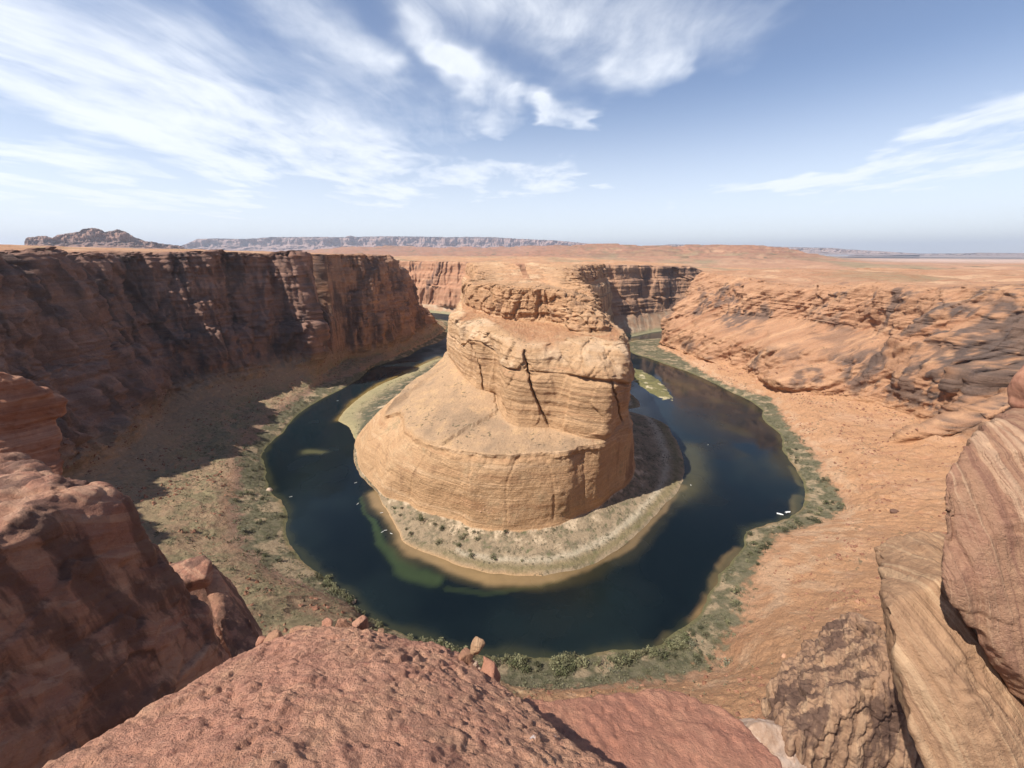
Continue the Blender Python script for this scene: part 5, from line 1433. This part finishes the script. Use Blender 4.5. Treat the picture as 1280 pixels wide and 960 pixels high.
w = OA * inview * clump2 * (band + 0.5 * strip + 0.75 * sideL * sstep(OTf, 1.6, 2.0) * (1 - sstep(OTf, 2.9, 3.5)))
ix = pick(w, 13000, 901); scrub('scrub', OVf[ix], 1.1 + 2.0 * r_.random(len(ix)) ** 2, M_OLIVE, 902, 9, 'grey green scrub covering the river banks')
ix = pick(OA * inview * clump2 * band, 5200, 903); scrub('sagebrush', OVf[ix], .9 + 1.5 * r_.random(len(ix)) ** 2, M_SAGE, 904, 8, 'pale sage brush between the bank shrubs and the talus')
gb = sstep(fbm(BVf, 18, 4, 303), -.15, .35)
w = BA * (BDP > 10) * (gb * (BTf > 1.22) * (BTf < 1.97) + 0.05 * (BTf > 2) * (BTf < 3.7) * sstep(fbm(BVf, 30, 3, 304), 0, .3) + .02 * (BTf > 5) * (BTf < 6))
ix = pick(w, 5200, 905); scrub('beach_scrub', BVf[ix], .8 + 1.5 * r_.random(len(ix)) ** 2, M_OLIVE, 906, 7, 'grey scrub dotting the beach and lower face of the butte')

# boulders on the slopes
M_BOULD, gB, pB = new_mat('fallen_sandstone')
geoB = gB.node('ShaderNodeNewGeometry'); oiB = gB.node('ShaderNodeObjectInfo')
nB = gB.math('ADD', gB.noise(geoB.outputs['Position'], 0.35, 4, .6), gB.math('MULTIPLY', gB.math('SUBTRACT', oiB.outputs['Random'], .5), .5))
gB.put(pB.inputs['Base Color'], gB.ramp(nB, [(.25, (0.22, 0.105, 0.065)), (.5, (0.38, 0.205, 0.125)), (.8, (0.50, 0.31, 0.20))]))
M_DARKB, gD, pD = new_mat('dark_varnished_boulder'); pD.inputs['Base Color'].default_value = (0.15, 0.085, 0.06, 1)
M_PALEB, gP, pP = new_mat('pale_boulder'); pP.inputs['Base Color'].default_value = (0.50, 0.37, 0.27, 1)
def boulder_mesh(seed, mat, res=3):
    bm = bmesh.new(); bmesh.ops.create_icosphere(bm, subdivisions=res, radius=1.0)
    r = np.random.default_rng(seed)
    V = np.array([v.co[:] for v in bm.verts])
    for _ in range(9):                       # flat broken faces
        d = r.normal(size=3); d /= np.linalg.norm(d); lim = .55 + .3 * r.random()
        k = V @ d; V -= np.maximum(k - lim, 0)[:, None] * d
    V *= np.array([1.0, .75 + .3 * r.random(), .6 + .3 * r.random()])
    V += V * (fbm(V, .7, 3, seed) * .10)[:, None]
    for v, c in zip(bm.verts, V): v.co = c
    me = bpy.data.meshes.new('boulder'); bm.to_mesh(me); bm.free(); me.materials.append(mat)
    return me
BM = [boulder_mesh(600 + k, M_BOULD) for k in range(6)]
def boulder(p, size, me, label, group=None, rot=0.0):
    o = put('boulder', me, loc=tuple(p), label=label, cat='boulder', group=group)
    o.scale = (size, size, size); o.rotation_euler = (rot * .3, rot * .2, rot)
    return o
boulder(at_terrain(1118, 641) + [0, 0, 1.5], 4.2, boulder_mesh(650, M_DARKB), 'large dark boulder alone on the orange talus at right')
boulder(np.array(U(337, 613, WATER)) + [0, 0, .3], 4.4, boulder_mesh(651, M_PALEB), 'pale boulder standing in the water at the left bank')
boulder(np.array(U(329, 612, WATER)) + [0, 0, .3], 2.0, boulder_mesh(652, M_PALEB), 'smaller pale rock between the bank and the pale boulder')
boulder(np.array(U(443, 752, WATER)) + [0, 0, .5], 2.6, boulder_mesh(653, M_PALEB), 'pinkish rock at the water edge on the lower left bank')
wr = OA * inview * sstep(OTf, 2.2, 2.7) * (1 - sstep(OTf, 3.9, 4.3)) * (OVf[:, 0] > 120) * sstep(fbm(OVf, 60, 3, 305), -.1, .3)
for k, i in enumerate(pick(wr, 80, 910)):
    boulder(OVf[i] + [0, 0, .2], .8 + 2.0 * r_.random() ** 4, BM[k % 6], 'fallen sandstone boulder scattered on the orange talus slope at right', 'boulders on the right talus', k * 1.3)
wl = OA * inview * sstep(OTf, 2.0, 2.6) * (1 - sstep(OTf, 3.6, 4.0)) * (OPX < 440) * (OPY > 560)
for k, i in enumerate(pick(wl, 34, 911)):
    boulder(OVf[i] + [0, 0, .1], .8 + 1.5 * r_.random() ** 3, BM[k % 6], 'brown boulder lying on the tan slope left of the river', 'boulders on the left slope', k * 1.7)
def rubble(spots, sizes, mat, seed, name, label):
    r = np.random.default_rng(seed)
    base = np.array([(1, 0, 0), (-1, 0, 0), (0, 1, 0), (0, -1, 0), (0, 0, .8), (0, 0, -.8)])
    Fb = np.array([(0, 2, 4), (2, 1, 4), (1, 3, 4), (3, 0, 4), (2, 0, 5), (1, 2, 5), (3, 1, 5), (0, 3, 5)])
    n = len(spots)
    V = base[None] * (.6 + .8 * r.random((n, 6, 1))) + r.normal(size=(n, 6, 3)) * .15
    ang = r.random(n) * 6.28; ca, sa = np.cos(ang)[:, None], np.sin(ang)[:, None]
    V = np.stack([V[:, :, 0] * ca - V[:, :, 1] * sa, V[:, :, 0] * sa + V[:, :, 1] * ca, V[:, :, 2]], 2) * sizes[:, None, None] + spots[:, None, :]
    F = (np.arange(n) * 6)[:, None, None] + Fb[None]
    put(name, mesh_np(name, V.reshape(-1, 3), F.reshape(-1, 3), mat, False), label=label, cat='rubble', kind='stuff')
ix = pick(OA * inview * sstep(OTf, 2.05, 2.5) * (1 - sstep(OTf, 4.0, 4.5)) * sstep(fbm(OVf, 40, 4, 306), -.15, .35), 15000, 912)
rubble(OVf[ix], .45 + 2.0 * r_.random(len(ix)) ** 5, M_BOULD, 913, 'rubble', 'small stones strewn over the talus slopes')
ix = pick(BA * (BDP > 10) * ((BTf > 8) * (BTf < 9.1) + .6 * (BTf > 5) * (BTf < 6) * (BPX > 590) * sstep(BTf, 5.5, 5.95) + .25 * (BTf > 1.9) * (BTf < 2.6)), 3500, 914)
rubble(BVf[ix], .3 + .8 * r_.random(len(ix)) ** 4, M_BOULD, 915, 'butte_rubble', 'broken stones on the ledges of the butte')

# boats
M_HULL, _, ph = new_mat('white_boat_paint'); ph.inputs['Base Color'].default_value = (0.80, 0.80, 0.78, 1); ph.inputs['Roughness'].default_value = .35; ph.inputs['Specular IOR Level'].default_value = .5
M_BENCH, _, pb = new_mat('grey_boat_bench'); pb.inputs['Base Color'].default_value = (0.30, 0.31, 0.32, 1)
M_MOTOR, _, pm = new_mat('black_motor'); pm.inputs['Base Color'].default_value = (0.03, 0.03, 0.035, 1)
M_KAY, _, pk = new_mat('pale_kayak_plastic'); pk.inputs['Base Color'].default_value = (0.78, 0.76, 0.70, 1); pk.inputs['Roughness'].default_value = .4
def hull_mesh(L, wd, h, mat, open_top=True, nose=2.2):
    st = np.linspace(-1, 1, 15); V, F = [], []
    for t in st:
        half = wd * (1 - max(t, 0) ** nose) * (1 - .12 * max(-t, 0) ** 2) if open_top else wd * (1 - abs(t) ** nose)
        half = max(half, .02); sh = h * (1 + .35 * max(t, 0) ** 2)
        for (a, z) in ((-half, sh), (-half * .8, 0), (0, -h * .35), (half * .8, 0), (half, sh), (half * .82, sh), (half * .66, h * .25 if open_top else sh * 1.15), (-half * .66, h * .25 if open_top else sh * 1.15), (-half * .82, sh)):
            V.append((t * L / 2, a, z))
    for i in range(14):
        for k in range(9): F.append((i * 9 + k, i * 9 + (k + 1) % 9, (i + 1) * 9 + (k + 1) % 9, (i + 1) * 9 + k))
    bm = bmesh.new()
    vs = [bm.verts.new(v) for v in V]
    for f in F: bm.faces.new([vs[q] for q in f])
    bm.faces.new([vs[k] for k in range(9)][::-1]); bm.faces.new([vs[14 * 9 + k] for k in range(9)])
    bmesh.ops.recalc_face_normals(bm, faces=list(bm.faces))
    me = bpy.data.meshes.new('hull'); bm.to_mesh(me); bm.free(); me.materials.append(mat)
    return me
def box_mesh(name, cx, cy, cz, sx, sy, sz, mat):
    bm = bmesh.new(); bmesh.ops.create_cube(bm, size=1.0)
    for v in bm.verts: v.co = (v.co.x * sx + cx, v.co.y * sy + cy, v.co.z * sz + cz)
    bmesh.ops.bevel(bm, geom=list(bm.edges), offset=min(sx, sy, sz) * .2, segments=2, affect='EDGES')
    me = bpy.data.meshes.new(name); bm.to_mesh(me); bm.free(); me.materials.append(mat)
    return me
HULL = hull_mesh(7.0, 1.25, .75, M_HULL); KHULL = hull_mesh(3.8, .42, .32, M_KAY, False, 1.6)
BENCH = [box_mesh('bench', x, 0, .55, .35, 1.5, .10, M_BENCH) for x in (-1.6, -.2, 1.1)]
MOTOR = box_mesh('motor', -3.65, 0, .75, .42, .42, .8, M_MOTOR)
SEAT = box_mesh('seat', -.2, 0, .46, .5, .36, .16, M_MOTOR)
def boat(px, py, rot, label):
    e = bpy.data.objects.new('boat', None); COL.objects.link(e); e.location = U(px, py, WATER + .05); e.rotation_euler = (0, 0, rot)
    tag(e, label, 'boat', 'boats on the river')
    for n_, me in [('hull', HULL), ('motor', MOTOR)] + [('bench', b) for b in BENCH]:
        c = bpy.data.objects.new(n_, me); COL.objects.link(c); c.parent = e
def kayak(px, py, rot, label):
    e = bpy.data.objects.new('kayak', None); COL.objects.link(e); e.location = U(px, py, WATER + .05); e.rotation_euler = (0, 0, rot)
    tag(e, label, 'kayak', 'kayaks on the river')
    for n_, me in (('hull', KHULL), ('seat', SEAT)):
        c = bpy.data.objects.new(n_, me); COL.objects.link(c); c.parent = e
boat(975, 643, -.5, 'white boat moored off the right bank, the left one of two')
boat(985, 640.5, .2, 'white boat closest to the right bank, beside the other one')
kayak(444.5, 603.5, .6, 'pale kayak close under the left end of the butte')
kayak(447, 630, 1.2, 'pale kayak at the upper tip of the underwater weed bed')
kayak(477, 641, .3, 'pale kayak between weed bed and tan shallows, nearest the butte')
kayak(478, 665, .9, 'left one of three pale kayaks over the dark water beside the weed bed')
kayak(482, 663, .2, 'middle one of three pale kayaks beside the weed bed')
kayak(489, 667, -.4, 'right one of three pale kayaks, touching the tan shallows')
kayak(363.5, 621, .5, 'lone pale kayak near the pale boulder of the left bank')
kayak(863.5, 606.5, 1.3, 'lone white kayak off the green shore right of the butte')
kayak(422, 501, .1, 'white kayak in the left arm of the river, beside the scrubby point')
kayak(885, 556, .8, 'white kayak in the middle of the right arm of the river')
